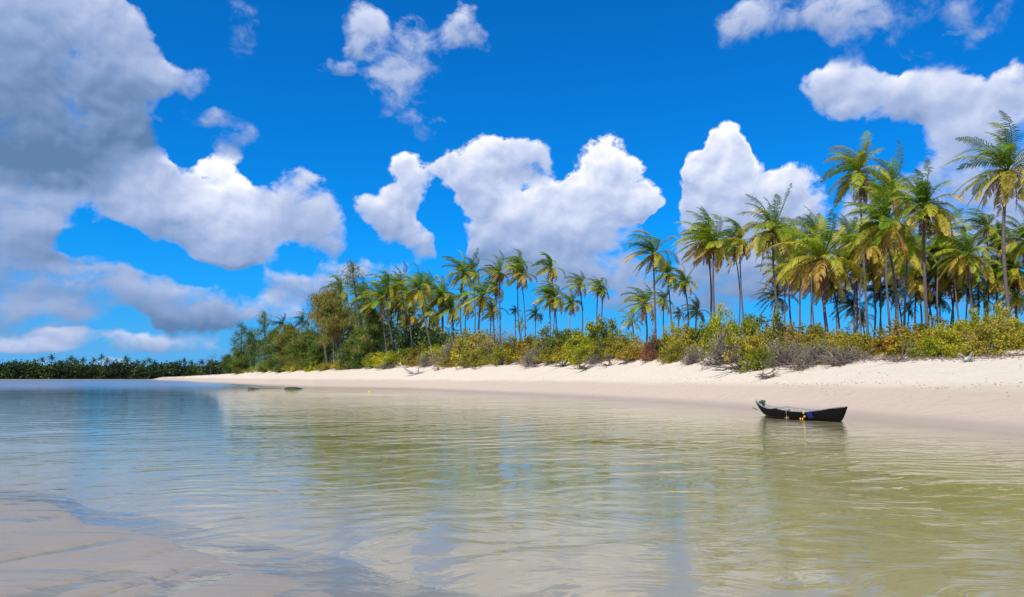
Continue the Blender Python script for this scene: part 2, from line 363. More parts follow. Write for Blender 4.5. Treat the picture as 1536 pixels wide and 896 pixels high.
def wob(x, y, s, seed=0):
    if (s, seed) not in _WC:
        r = np.random.RandomState(seed); _WC[(s, seed)] = [(math.cos(q[0] * 6.28) * s * (.6 + 1.4 * q[1]), math.sin(q[0] * 6.28) * s * (.6 + 1.4 * q[1]), q[2] * 6.28) for q in r.rand(7, 3)]
    o = 0
    for a, b, c in _WC[(s, seed)]: o = o + np.sin(x * a + y * b + c) / 7
    return o
def terrain(x, y):
    x = np.asarray(x, float); y = np.asarray(y, float)
    rho = np.hypot(x, y); a = np.degrees(np.arctan2(x, y))
    S = tab(S_T, a); B = tab(B_T, a); hB = tab(BH_T, a); Nn = tab(N_T, a)
    S = S + wob(x, y, .22, 3) * .5 * np.clip(S / 60, .3, 2)
    Nn = Nn + wob(x, y, 2.6, 4) * .16 + wob(x, y, 7, 14) * .05
    # beach
    t = (rho - S) / (B - S)
    beach = hB * np.interp(t, [0, .06, .45, 1.0], [0, .035, .44, 1.0]) + wob(x, y, .5, 1) * .10 * sstep(t, .1, .5) + wob(x, y, 2.2, 6) * .03 * sstep(t, .4, .7)
    far = 1 - .93 * sstep(S, 450, 560)
    edge = t + wob(x, y, .5, 2) * .05
    beach = beach + .42 * sstep(edge, 1.02, 1.06) + .3 * sstep(t, 1.06, 2) + wob(x, y, .25, 9) * .25 * sstep(t, 1.1, 1.5)
    beach = np.where(t > 1, hB * far + far * (.42 * sstep(edge, 1.02, 1.06) + .3 * sstep(t, 1.05, 1.8) + wob(x, y, .25, 9) * .2 * sstep(t, 1.1, 1.5) + wob(x, y, .5, 1) * .10), beach * far)
    # seabed
    dn = np.maximum(rho - Nn, 0); ds = np.maximum(S - rho, 0)
    d1 = .035 * dn + .0 ; d2 = .012 * np.minimum(ds, 6) + .05 * np.maximum(ds - 5, 0)
    d1 = np.minimum(d1, d2); depth = 3.0 * (1 - np.exp(-d1 / 3.0))
    depth = np.where(depth > .9, .9 + (depth - .9) * .4, depth)
    bed = -depth + wob(x, y, 1.3, 5) * .02 * sstep(depth, .02, .2)
    # foreground bar
    u = x * math.cos(R(24)) + y * math.sin(R(24)); v = -x * math.sin(R(24)) + y * math.cos(R(24))
    up = np.maximum(Nn - rho, 0)
    bar = .026 * (1 - np.exp(-up / .5)) + wob(x, y, 1.2, 7) * .006 + (wob(u * .35, v * 1.0, 11, 41) + .6 * wob(u * .5, v, 23, 42)) * .0045
    h = np.where(rho > S, beach, np.where(rho < Nn, bar, bed))
    for (pa, pb, wd, dp) in (STREAKS if (rho < 32).any() else []):
        ax_, ay_ = ground_at(*pa); bx_, by_ = ground_at(*pb)
        L = math.hypot(bx_ - ax_, by_ - ay_); ux, uy = (bx_ - ax_) / L, (by_ - ay_) / L
        al = (x - ax_) * ux + (y - ay_) * uy; ac = -(x - ax_) * uy + (y - ay_) * ux
        ac = ac + wob(x, y, 2.5, 11) * .07 + wob(x, y, 9, 21) * .03
        env = np.clip(sstep(al, -.3, .25 * L) * sstep(L - al, -.1, .3 * L), 0, 1)
        rg = 1 + 1.3 * wob(u * .3, v, 22, 31) * sstep(np.full_like(x, wd), .10, .18)
        h = h - np.where(rho < Nn + .5, dp * env * np.exp(-(ac / wd) ** 2) * rg, 0)
    land = np.where((rho > S) & (t + wob(x, y, 1.1, 77) * .03 > np.where((a > 23.5) & (a < 32), .975, 1.0)), 1.0, np.where(rho < Nn + 1.5, .5, 0.0))
    return h, land
STREAKS = [((-30, 850), (215, 804), .10, .055), ((40, 785), (110, 772), .05, .03), ((-60, 775), (30, 765), .05, .03), ((20, 900), (225, 850), .19, .06), ((90, 915), (330, 842), .05, .04), ((200, 905), (350, 858), .13, .05), ((330, 925), (470, 880), .09, .045), ((215, 838), (300, 820), .04, .03), ((-120, 950), (60, 915), .1, .05)]
def hgt(x, y): return float(terrain(np.array([x]), np.array([y]))[0][0])
def hgts(x, y): return terrain(x, y)[0]
def xat(px, Y):                          # x of a bearing at forward distance Y (arrays)
    return (px - W / 2) / F * math.cos(TH) * Y

def build_ground():
    ang = np.concatenate([np.arange(-180, -42, 3), np.arange(-42, 42, .16), np.arange(42, 180.1, 3)])
    ang = np.unique(np.round(ang, 3))
    r = [.4]
    while r[-1] < 9000:
        q = r[-1]; r.append(q * (1.011 if q > 3 and q < 25 else 1.018 if q < 260 and q > 3 else 1.03 if 3 < q < 600 else 1.006 if 599 < q < 680 else 1.06))
    r = np.array(r)
    A, Rr = np.meshgrid(np.radians(ang), r, indexing='ij')
    X = Rr * np.sin(A); Y = Rr * np.cos(A)
    Hh, Ld = terrain(X, Y)
    mb = MB(); G = np.stack([X, Y, Hh], -1)
    lf = Ld[:-1, :-1]
    mb.grid(G[::-1], lf[::-1])
    # centre fan as a tiny disc of quads is hidden under the camera
    o = obj('ground', mb.mesh('ground', ground_mat())); tag(o, kind='structure')
build_ground()

def build_water():
    w = MB(); s = 9000; zb = -6
    P = [(-s, -s), (s, -s), (s, s), (-s, s)]
    w.quads([[(x, y, 0) for x, y in P]]); w.quads([[(x, y, zb) for x, y in P[::-1]]])
    for i in range(4):
        a, b = P[i], P[(i + 1) % 4]
        w.quads([[(*a, zb), (*b, zb), (*b, 0), (*a, 0)]])
    me = w.mesh('sea_water', water_mat(), False)
    import bmesh
    bm = bmesh.new(); bm.from_mesh(me); bmesh.ops.remove_doubles(bm, verts=bm.verts, dist=.01); bm.to_mesh(me); bm.free()
    tag(obj('water', me), kind='structure')
build_water()

# ------------------------------------------------------------------ palms
def unit(v): return v / (np.linalg.norm(v) + 1e-9)
WIND = np.array([-1.0, .15, .12])
def frond(mb, rng, az, el, L, age, wind, leaf=.88, K=34):
    d = np.array([math.cos(az) * math.cos(el), math.sin(az) * math.cos(el), math.sin(el)])
    steps = 12; p = np.zeros(3) + d * .1; P = [p.copy()]; D = [d.copy()]
    sag = .06 + .09 * age + rng.random() * .05
    for i in range(steps):
        t = (i + 1) / steps
        d = unit(d + np.array([0, 0, -1]) * sag * (1 + t) + WIND * wind * (.05 + .13 * t))
        p = p + d * L / steps; P.append(p.copy()); D.append(d.copy())
    P = np.array(P); D = np.array(D)
    col = min(1, max(0, age + rng.uniform(-.12, .12)))
    mb.tube(P, np.linspace(.05, .012, len(P)), 3, min(1, col + .22))
    tt = np.linspace(.10, 1.0, K)
    ctr = np.stack([np.interp(tt * steps, np.arange(steps + 1), P[:, i]) for i in range(3)], 1)
    dd = np.stack([np.interp(tt * steps, np.arange(steps + 1), D[:, i]) for i in range(3)], 1)
    upv = np.array([0, 0, 1.])
    side = np.cross(dd, upv); side /= np.linalg.norm(side, axis=1, keepdims=True) + 1e-6
    nrm = np.cross(side, dd)
    roll = rng.uniform(-.5, .5) 
    side, nrm = side * math.cos(roll) + nrm * math.sin(roll), nrm * math.cos(roll) - side * math.sin(roll)
    leaf *= 1 - .38 * age
    ll = leaf * np.sin(np.pi * np.clip(tt * .86 + .12, 0, 1)) ** .6 * (1 - .3 * tt)
    for s in (-1, 1):
        q = rng.random(K)
        keep = q > .06 + .22 * age
        ldir = s * side * (.75 + .2 * q[:, None]) + dd * .55 + nrm * (.25 - .5 * age)
        ldir /= np.linalg.norm(ldir, axis=1, keepdims=True)
        l = (ll * (.8 + .4 * rng.random(K)))[:, None]
        wv = np.cross(ldir, nrm); wv /= np.linalg.norm(wv, axis=1, keepdims=True) + 1e-6
        g = np.array([0, 0, -1.])
        a0 = ctr; mid = a0 + ldir * l * .55 + g * l * .10 + WIND * wind * l * .12
        ld2 = ldir * .7 + g * (.55 + .3 * age) + WIND * wind * .5
        ld2 /= np.linalg.norm(ld2, axis=1, keepdims=True)
        tip = mid + ld2 * l * .55
        hw = .036
        c = np.clip(col + rng.uniform(-.07, .07, K) + .10 * tt, 0, 1)
        q1 = np.stack([a0 - wv * hw * .6, a0 + wv * hw * .6, mid + wv * hw, mid - wv * hw], 1)
        q2 = np.stack([mid - wv * hw, mid + wv * hw, tip + wv * .008, tip - wv * .008], 1)
        mb.quads(q1[keep], c[keep]); mb.quads(q2[keep], np.clip(c[keep] + .05, 0, 1))
def crown_mesh(seed, wind, n=26, m=None, hang=.5):
    rng = np.random.default_rng(seed); mb = MB()
    for i in range(n):
        a = (i + .5) / n
        az = i * 2.39996 + rng.uniform(-.3, .3)
        el = R(min(76, 80 - 104 * a ** 1.12 + rng.uniform(-13, 13)))
        L = (3.35 + .8 * math.sin(math.pi * min(1, a + .3))) * rng.uniform(.78, 1.14)
        age = a ** 1.8 * .52 + rng.choice([0, .05, .12, .2, .32])
        frond(mb, rng, az, el, L, age, wind * rng.uniform(.6, 1.3))
    return mb.mesh('palm_crown', m or M_FROND, False)
def dead_mesh(seed, wind, n=5):
    rng = np.random.default_rng(seed); mb = MB()
    for i in range(n):
        frond(mb, rng, rng.uniform(0, 6.28), R(rng.uniform(-72, -48)), rng.uniform(2.0, 2.9), rng.uniform(.80, 1.0), wind * .6, .6, 18)
    return mb.mesh('dead_fronds', M_FROND, False)
def coco_mesh(seed):
    rng = np.random.default_rng(seed); mb = MB()
    for i in range(11):
        a = rng.uniform(0, 6.28); c = np.array([math.cos(a) * .28, math.sin(a) * .28, -.25 - rng.random() * .35]); r = .13
        th = np.linspace(0, math.pi, 6)[:, None]; ph = np.arange(8)[None] * math.pi / 4
        mb.grid(np.stack([c[0] + r * np.sin(th) * np.cos(ph), c[1] + r * np.sin(th) * np.sin(ph), c[2] + r * 1.2 * np.cos(th) + 0 * ph], -1), .5, True)
    return mb.mesh('coconuts', M_COCO)
CR_CALM = [crown_mesh(100 + i, .55 + .05 * (i % 4), 29 + i % 5) for i in range(12)]
CR_WIND = [crown_mesh(200 + i, .95 + .1 * (i % 4), 24 + i % 5) for i in range(10)]
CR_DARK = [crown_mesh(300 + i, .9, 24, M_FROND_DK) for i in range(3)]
CR_YNG = [crown_mesh(400 + i, .5, 15) for i in range(3)]
DEAD = [dead_mesh(500 + i, .6, 2 + i) for i in range(4)]
COCO = [coco_mesh(600 + i) for i in range(3)]

def Bdist(px):
    return float(np.interp(px, [b[0] for b in B_PX], [b[1] for b in B_PX]))
prng = random.Random(7)
def palm(i, hx, hy, r, bx, kind, label, doff=None, bend=None, name='coconut_palm', group='coconut palms behind the beach'):
    B = Bdist(hx)
    d = 1150 * 3.55 / r
    d = min(max(d, B + 5), B + 75) if doff is None else B + doff
    hub = at(hx, hy, d)
    bp = at(bx, 500, d); bz = hgt(bp.x, bp.y) - .15
    dep = prng.uniform(-1, 1)
    base = Vector((bp.x, d + dep, bz))
    root = empty(name, base)
    tag(root, label, 'palm tree', group)
    h = hub - base
    bend = prng.uniform(-.05, .05) * h.z if bend is None else bend * h.z
    T = np.linspace(0, 1, 14); P = []
    for t in T:
        q = h * t; s = math.sin(math.pi * t ** 1.2) * bend
        # lean is gathered in the lower part, the top turns upright
        k = t ** .75 if kind != 'y' else t
        P.append((h.x * (k * .6 + t * .4) + s, h.y * t, h.z * t))
    rad = .17 * (1 - .38 * T) + .13 * np.exp(-T * 14); rad *= prng.uniform(.85, 1.15)
    mb = MB(); mb.tube(P, rad, 8); 
    obj('trunk', mb.mesh('palm_trunk', M_TRUNKL if kind == 'p' else M_TRUNK), root)
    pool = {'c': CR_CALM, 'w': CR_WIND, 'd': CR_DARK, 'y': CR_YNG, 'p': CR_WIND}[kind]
    sc = r * d / 1150 / 2.7
    cr = obj('crown', pool[i % len(pool)], root, h); cr.scale = (sc, sc, sc * prng.uniform(.95, 1.08)); 
    if kind == 'c': cr.rotation_euler.z = prng.uniform(-.9, .9)
    else: cr.rotation_euler.z = prng.uniform(-.35, .35)
    if kind in 'cwp':
        dn = obj('dead_fronds', DEAD[(i * 3) % 4], root, h); dn.scale = (sc, sc, sc); dn.rotation_euler.z = prng.uniform(-3, 3)
        if r > 24:
            co = obj('coconuts', COCO[i % 3], root, h); co.scale = (sc, sc, sc)
PALMS = [
 # right grove
 (1511,258,62,1513,'c','tallest palm at the right edge of the grove, its straight trunk rising above all others'),
 (1288,260,49,1296,'c','very tall thin palm standing alone against blue sky above the right grove'),
 (1326,338,60,1346,'c','big leaning palm in the right grove with thick dark trunk and yellow fronds'),
 (1386,312,54,1392,'c','full palm with upright plume of fronds just right of the big leaning palm'),
 (1338,286,42,1332,'c','palm crown poking up behind the big leaning palm'),
 (1232,390,62,1246,'c','short broad palm with large yellow hanging fronds, lowest big crown of the right grove'),
 (1451,384,42,1468,'c','mid sized palm with a curved slanting trunk left of the tallest right edge palm'),
 (1479,342,30,1478,'w','palm with a small dark ragged crown left of the tallest right edge palm'),
 (1499,362,29,1498,'c','narrow palm tucked close behind the tallest right edge palm'),
 (1541,362,38,1546,'c','palm half cut off by the right border of the photo, its fronds reaching in'),
 (1526,446,30,1530,'c','low bushy palm at the right border just above the shrubs'),
 (1423,420,32,1427,'c','short palm with a drooping dark crown between two curved trunks, above green shrubs'),
 (1374,420,34,1378,'c','short palm left of the plume crowned palm, fronds hanging over thin trunks'),
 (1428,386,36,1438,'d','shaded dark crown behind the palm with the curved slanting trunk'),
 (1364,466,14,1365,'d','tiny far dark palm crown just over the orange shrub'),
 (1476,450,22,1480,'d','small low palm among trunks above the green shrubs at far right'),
 (1159,348,46,1181,'c','spiky crowned palm leaning left, first of the right grove'),
 (1187,366,38,1188,'c','palm crown overlapping the spiky leaning palm from behind on its right'),
 (1165,447,26,1163,'d','small dark green palm low beside the first trunks of the right grove'),
 (1283,398,34,1284,'c','palm whose crown hangs behind the lone tall thin trunk'),
 (1310,410,34,1309,'c','palm with brown hanging fronds below and left of the big leaning palm'),
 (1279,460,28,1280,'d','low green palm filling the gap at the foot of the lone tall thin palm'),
 (1294,478,20,1300,'y','young yellow palm sprouting at the edge of the scrub gap in the right grove'),
 (1346,396,36,1337,'c','palm behind the big leaning trunk, its own trunk thin and upright'),
 (1202,398,40,1197,'c','palm behind the short broad palm on its left side'),
 (1218,420,32,1212,'c','lower palm hidden behind the short broad palm, only its trunk clear'),
 (1406,408,34,1388,'c','palm with a curved thin trunk behind the plume crowned palm'),
 (1512,405,34,1505,'c','palm crown seen through the fronds under the tallest right edge palm'),
 (1320,440,26,1322,'d','low background palm between the trunks of the right grove'),
 (1452,440,24,1448,'d','low background palm under the curved slanting trunk'),
 (1250,430,30,1262,'c','low palm crown between the short broad palm and the lone tall trunk'),
 (1300,372,36,1290,'c','palm crown nested left of the big leaning palm crown'),
 (1362,372,38,1356,'c','palm crown between the big leaning palm and the plume crowned palm'),
 (1412,352,36,1402,'c','palm crown on the right shoulder of the plume crowned palm'),
 (1436,408,32,1418,'c','middle height palm left of the curved slanting trunk'),
 (1466,412,32,1462,'c','middle height palm right behind the curved slanting trunk'),
 (1492,420,30,1490,'c','palm with spreading fronds low beside the tallest right edge trunk'),
 (1222,352,34,1226,'c','palm crown rising directly behind the short broad palm'),
 (1390,440,26,1395,'d','dim low palm under the plume crowned palm'),
 (1262,408,30,1255,'d','dim palm right of the short broad palm, behind it'),
 (1344,436,26,1350,'d','dim low palm right of the big leaning trunk'),
 (1410,450,22,1412,'d','small dim palm just above the light green bush'),
 (1178,408,32,1174,'c','palm crown below the spiky leaning palm, fronds over thin trunks'),
 (1272,366,34,1276,'c','palm crown behind the lone tall trunk, halfway up'),
 (1384,388,34,1372,'c','palm crown under the plume crowned palm'),
 (1520,408,34,1522,'c','palm crown at the right border below the cut off palm'),
 (1316,366,34,1314,'c','shaded crown directly behind the big leaning palm'),
 # middle
 (980,382,35,985,'w','tall palm with dark green windblown crown rising over the red leaved bush'),
 (1002,412,25,1012,'w','palm with curved trunk close behind the tall palm over the red shrub'),
 (1026,424,21,1027,'w','small thin palm with round yellow green crown left of the twin palms'),
 (966,458,30,967,'w','short yellow leaved palm left of the tall palm over the red shrub'),
 (996,452,19,997,'w','small yellowish palm showing behind the tall palm trunk'),
 (948,482,21,950,'y','young low palm in the scrub at the left foot of the short yellow palm'),
 (1045,468,20,1048,'d','low dark green palm over the shrubs left of the twin palms'),
 (1060,364,40,1064,'w','left one of the twin palms with touching crowns'),
 (1071,369,41,1073,'w','right one of the twin palms with touching crowns'),
 (1110,361,31,1119,'w','windblown palm with a slightly bowed trunk right of the twin palms'),
 (1101,372,26,1102,'w','straight thin palm half hidden behind the bowed palm right of the twins'),
 (1019,472,10,1020,'d','tiny distant palm between the thin palm and the low dark palm'),
 # left of middle
 (695,412,27,696,'w','palm with a swept dark green crown, first tall one right of the dense left grove'),
 (709,408,23,712,'w','palm crown touching the first swept crown right of the dense left grove'),
 (723,447,31,721,'w','shorter bushy palm with pale hanging fronds in front of the swept crowns'),
 (748,410,23,751,'w','tall thin palm with ragged crown right of the bushy pale fronded palm'),
 (744,432,22,747,'w','lower crown hanging on the tall ragged palm from behind'),
 (781,414,23,788,'w','palm with a dark S curved trunk standing clear against the cloud'),
 (778,398,20,785,'w','palm crown stacked above the S curved palm from behind'),
 (826,403,21,824,'w','highest palm of the middle distance with fronds all blown to the left'),
 (832,448,26,843,'w','bushy palm below the highest middle distance palm, trunk slanting right'),
 (823,446,21,824,'w','green palm behind the bushy slanting palm on its left'),
 (857,456,19,859,'p','ragged palm with orange fronds right of the bushy slanting palm'),
 (869,428,20,870,'w','slim palm with a thin straight trunk alone in the sky gap left of centre'),
 (898,431,18,900,'w','last palm before the wide sky gap, with a dark clump of dead fronds'),
 (905,438,14,905,'w','thin palm touching the last palm before the wide sky gap'),
 (773,467,9,774,'d','tiny distant palm on a thin stalk left of the S curved trunk'),
 (804,472,14,806,'d','small dark palm right of the S curved trunk just above the scrub'),
 (782,487,11,784,'y','young palm shoots at the foot of the S curved trunk'),
 (677,464,25,683,'w','palm with hanging brown fronds at the right flank of the dense left grove'),
 (664,448,23,672,'d','shaded palm at the right flank of the dense left grove'),
 # dense left grove
 (545,446,24,562,'w','palm crown just behind the tall feathery casuarina on its right side'),
 (612,446,26,622,'w','palm crown left of and lower than the broad yellow orange crown'),
 (642,430,24,668,'w','palm crown rising behind the broad yellow orange crown on its right'),
 (590,448,24,594,'w','middle palm of the three crowded crowns right of the casuarina'),
 (562,492,20,568,'w','low palm with green fronds under the orange tipped palm'),
 (608,486,20,612,'w','low palm squeezed between pale trunks under the broad yellow orange crown'),
 (655,492,20,662,'w','low palm above the grey brown bush near the driftwood'),
 (534,476,20,538,'w','palm crown between the brown casuarina and the tall feathery one'),
 (700,456,22,704,'w','palm crown in the gap left of the bushy pale fronded palm'),
 (738,466,20,742,'w','low palm under the lower crown of the tall ragged palm'),
 (628,436,30,655,'w','palm with the broad yellow orange crown and pale slanting trunk in the dense left grove'),
 (661,444,25,658,'w','dark green topped palm right of the broad yellow orange crown'),
 (571,452,30,584,'w','palm with orange tipped fronds right of the tall feathery casuarina'),
 (580,430,26,600,'w','high palm crown right of the tall feathery casuarina top'),
 (600,428,24,612,'w','high palm crown between the casuarina and the broad yellow orange crown'),
 (598,464,24,606,'d','dark palm under the high crowns of the dense left grove'),
 (618,474,22,641,'p','palm with a pale leaning trunk under the broad yellow orange crown'),
 (645,470,22,650,'w','palm with brown skirt under the dark topped palm of the left grove'),
 (511,437,22,512,'w','palm crown peeping over the brown drooping casuarina'),
 (423,488,13,425,'d','dark palm above the low trees at the left end of the grove'),
 (454,482,13,456,'d','dark palm beside the bare dead tree on its left'),
 (466,502,13,468,'w','low palm under the bare dead tree'),
 (483,486,13,486,'d','small palm between the bare dead tree and the brown casuarina'),
 (555,470,22,560,'d','shaded palm directly behind the tall feathery casuarina'),
 (585,490,20,590,'d','low shaded palm in the heart of the dense left grove'),
 (630,492,20,632,'d','low dark palm between the pale leaning trunks of the left grove'),
]
for i, p in enumerate(PALMS): palm(i, *p[:4], p[4], p[5])

# ------------------------------------------------------------------ shrubs
def rand_in_dome(rng, n, rx, ry, rz, lump):
    out = []
    while len(out) < n:
        v = rng.normal(size=3); v /= np.linalg.norm(v); v[2] = abs(v[2]) * 1.0
        a = math.atan2(v[1], v[0])
        s = 1 + lump * (math.sin(3 * a + rng_ph[0]) * .5 + math.sin(5 * a + 4 * v[2] + rng_ph[1]) * .5)
        rr = rng.uniform(.35, 1) ** .5 * s
        out.append(v * rr * np.array([rx, ry, rz]))
    return np.array(out)
rng_ph = [0, 0]
def leaves(rng, ctr, n, spread, size, tint, droop=.0, elong=1.6):
    c = ctr + rng.normal(size=(n, 3)) * spread
    a = rng.normal(size=(n, 3)); a[:, 2] -= droop; a /= np.linalg.norm(a, axis=1, keepdims=True)
    nn = rng.normal(size=(n, 3)) + np.array([0, 0, .9]); b = np.cross(a, nn); b /= np.linalg.norm(b, axis=1, keepdims=True) + 1e-6
    s = (size * rng.uniform(.6, 1.3, n))[:, None]
    q = np.stack([c - a * s * elong * .5, c + b * s * .42, c + a * s * elong * .5, c - b * s * .42], 1)
    return q, np.clip(tint + rng.normal(size=n) * .12, 0, 1)
def shrub_meshes(seed, kind, clumps=120, per=26, size=.10, twig=1.0):
    per *= 1.5
    rng = np.random.default_rng(seed); rng_ph[0] = rng.uniform(0, 6); rng_ph[1] = rng.uniform(0, 6)
    tips = rand_in_dome(rng, clumps, 1, 1, 1, .42)
    fo = MB(); br = MB()
    big = rng.normal(size=3) * 1.5
    for t in tips:
        tv = .5 + .26 * math.sin(t @ big + rng_ph[0]) + rng.normal() * .17
        q, a = leaves(rng, t, int(per * rng.uniform(.4, 1.6)), .08, size, tv)
        fo.quads(q, a)
    nb = int(clumps * twig)
    for k in range(nb):
        t = tips[k % clumps] * (1 if k < clumps else rng.uniform(.6, 1.12)) + (0 if k < clumps else rng.normal(size=3) * .1)
        b0 = np.array([rng.normal() * .18, rng.normal() * .18, 0]); T = np.linspace(0, 1, 6)[:, None]
        mid = (b0 + t) / 2 + np.array([t[0] * .25, t[1] * .25, -.05]) + rng.normal(size=3) * .07
        P = (1 - T) ** 2 * b0 + 2 * T * (1 - T) * mid + T * T * t
        br.tube(P, np.linspace(.018, .005, 6), 3)
        for s_ in range(2):
            p0 = P[rng.integers(2, 5)]; p1 = p0 + rng.normal(size=3) * .16 + (t - b0) * .12
            br.tube([p0, (p0 + p1) / 2 + rng.normal(size=3) * .02, p1], [.008, .006, .003], 3)
    return (fo.mesh('shrub_foliage', BK[kind], False), br.mesh('shrub_branches', M_TWIG if kind in ('grey', 'olive', 'red', 'yellow') else M_BARK, False))
SH = {}
for kind, nv, cl, per, tw in (('green', 5, 170, 30, .6), ('olive', 5, 160, 27, 1.0), ('yellow', 4, 160, 29, .8), ('grey', 4, 110, 10, 3.2), ('red', 1, 110, 20, 1.8), ('deep', 4, 170, 30, .5)):
    SH[kind] = [shrub_meshes(1000 + hash(kind[:2] + 'x') % 1 + 37 * i + 7 * len(kind) * ord(kind[0]), kind, cl, per, .058 if kind != 'grey' else .045, tw) for i in range(nv)]
srng = random.Random(3)
def shrub(i, px, top, hw, kind, label, doff=3.0, name='shrub', cat='shrub', sink=.25, group='shrubs along the top of the beach'):
    B = Bdist(px); d = B + doff
    b = at(px, 540, d); bz = hgt(b.x, b.y) - sink
    ztop = at(px, top, d).z
    root = empty(name, (b.x, b.y, bz)); tag(root, label, cat, group)
    fm, bm = SH[kind][i % len(SH[kind])]
    sx = hw * 1.2 * d / 1150; sz = max(.5, (ztop - bz) / 1.18)
    rz = srng.uniform(0, 6.28)
    for nm, me in (('foliage', fm), ('branches', bm)):
        o = obj(nm, me, root); o.scale = (sx, min(sx, 2.6) , sz); o.rotation_euler.z = 0
        # turn the shared mesh about its own axis before the stretch by using delta rotation on quarter turns
        k = i % 4
        if k == 1: o.scale = (-sx, min(sx, 2.6), sz)
        if k == 2: o.scale = (sx, -min(sx, 2.6), sz)
        if k == 3: o.scale = (-sx, -min(sx, 2.6), sz)
SHRUBS = [
 # px, top y, half width px, kind, depth offset, label
 (402,540,16,'green',2,'small green bush at the foot of the leftmost grove trees'),
 (428,541,14,'deep',2,'dark low bush right of the leftmost small green bush'),
 (447,536,16,'olive',2,'olive bush at the beach edge below the dark palm'),
 (474,536,14,'green',1,'bright green round bush on the beach edge near the three pale trunks'),
 (492,544,12,'olive',1,'low tawny bush just right of the bright round bush on the beach edge'),
 (520,540,16,'olive',1,'brownish bush at the foot of the three pale trunks'),
 (545,527,22,'deep',3,'dark green bush right of the three pale trunks'),
 (576,526,22,'green',3,'green bush behind and left of the white driftwood snag'),
 (604,520,22,'green',4,'rounded green bush directly above the driftwood snag'),
 (588,540,18,'grey',0,'brown dry bush in front of the green bushes left of the driftwood snag'),
 (628,518,18,'yellow',3,'yellow orange bush right of the rounded bush above the driftwood snag'),
 (648,522,22,'grey',2,'grey brown bush right of the yellow orange one near the driftwood'),
 (662,514,24,'green',6,'green bush under the pale slanting palm trunk'),
 (690,500,32,'grey',5,'large grey twiggy bush with bare branches left of the wide olive scrub'),
 (684,526,20,'yellow',1,'small orange tinted bush in front of the large grey twiggy bush'),
 (718,494,30,'olive',5,'tall olive grey bush beside the large grey twiggy bush'),
 (722,524,26,'olive',0,'low olive bush at the sand edge below the tall olive grey bush'),
 (748,487,24,'grey',9,'thin grey green bush with sky behind, left of the S curved palm'),
 (765,510,30,'olive',2,'spreading olive bush on the sand edge left of centre'),
 (790,500,26,'yellow',6,'yellow green bush under the S curved palm'),
 (808,518,26,'grey',0,'brown twiggy bush low on the sand edge at centre'),
 (822,496,28,'olive',6,'olive bush under the highest middle distance palm'),
 (838,514,26,'olive',1,'low tawny bush right of the brown twiggy one at centre'),
 (862,488,34,'green',6,'big bright green bush under the orange fronded palm'),
 (880,508,30,'green',1,'lower bright green bush bulging over the dry branches on the sand'),
 (905,474,26,'green',8,'tall domed green bush under the last palm before the sky gap'),
 (918,505,26,'olive',2,'olive bush right of the lower bright green bush'),
 (902,528,26,'grey',-1,'dry purple grey thicket trailing over the sand below the tall domed bush'),
 (942,502,26,'olive',4,'low olive bush in the wide sky gap'),
 (955,520,24,'yellow',0,'tawny low bush on the sand left of the red bush'),
 (985,500,22,'red',0,'red leaved bush on the beach edge'),
 (1008,490,20,'green',3,'green bush with fresh leaves right of the red bush'),
 (1012,515,18,'olive',-1,'small olive bush on the sand just right of the red bush'),
 (1035,490,28,'olive',3,'olive bush below the low dark palm left of the twin palms'),
 (1045,512,22,'grey',-1,'small pale dead bush with bare twigs on the sand under the twin palms'),
 (1062,482,26,'green',5,'green bush at the foot of the twin palms'),
 (1086,466,28,'green',5,'tall loose leafy bush reaching up right of the twin palms'),
 (1094,488,36,'grey',0,'large grey purple twiggy bush with a dark root, tallest of the dry bushes'),
 (1122,464,26,'green',5,'tall loose leafy bush around the bowed palm trunk'),
 (1130,492,30,'olive',1,'olive bush right of the large twiggy bush with a dark root'),
 (1140,520,20,'green',-3,'small yellow green sprig bush low on the sand right of the dark root'),
 (1168,476,36,'olive',4,'wide olive green bush below the first trunks of the right grove'),
 (1180,498,36,'grey',-1,'purple grey thicket of bare twigs below the wide olive bush'),
 (1214,484,34,'yellow',3,'yellow green bush below the short broad palm'),
 (1228,508,34,'grey',-1,'bare arching twig thicket right of the purple grey thicket'),
 (1256,492,32,'olive',3,'olive bush right of the short broad palm trunk'),
 (1272,512,32,'grey',-1,'low bare twig thicket ending at the scrub gap'),
 (1290,500,26,'yellow',2,'yellow tinged bush left of the scrub gap'),
 (1318,513,14,'yellow',1,'small orange bush in the scrub gap'),
 (1356,484,38,'yellow',2,'big orange yellow bush right of the scrub gap'),
 (1398,482,34,'yellow',4,'orange bush behind the big orange yellow bush'),
 (1408,494,28,'green',0,'rounded light green bush in front, right of the big orange yellow bush'),
 (1436,476,32,'green',4,'green bush behind the grey stump on the sand'),
 (1462,492,30,'olive',0,'olive brown bush directly above the grey stump'),
 (1470,466,30,'green',5,'tall green bush under the curved slanting palm'),
 (1500,474,30,'olive',1,'olive bush right of the tall green bush near the right border'),
 (1508,466,26,'green',6,'green bush at the foot of the tallest right edge palm'),
 (1532,472,30,'green',2,'green bush cut by the right border of the photo'),
 (1556,480,30,'olive',1,'olive bush mostly outside the right border'),
]
for i, (px, top, hw, kind, doff, lab) in enumerate(SHRUBS):
    if px < 1550: shrub(i, px, top, hw, kind, lab, doff)

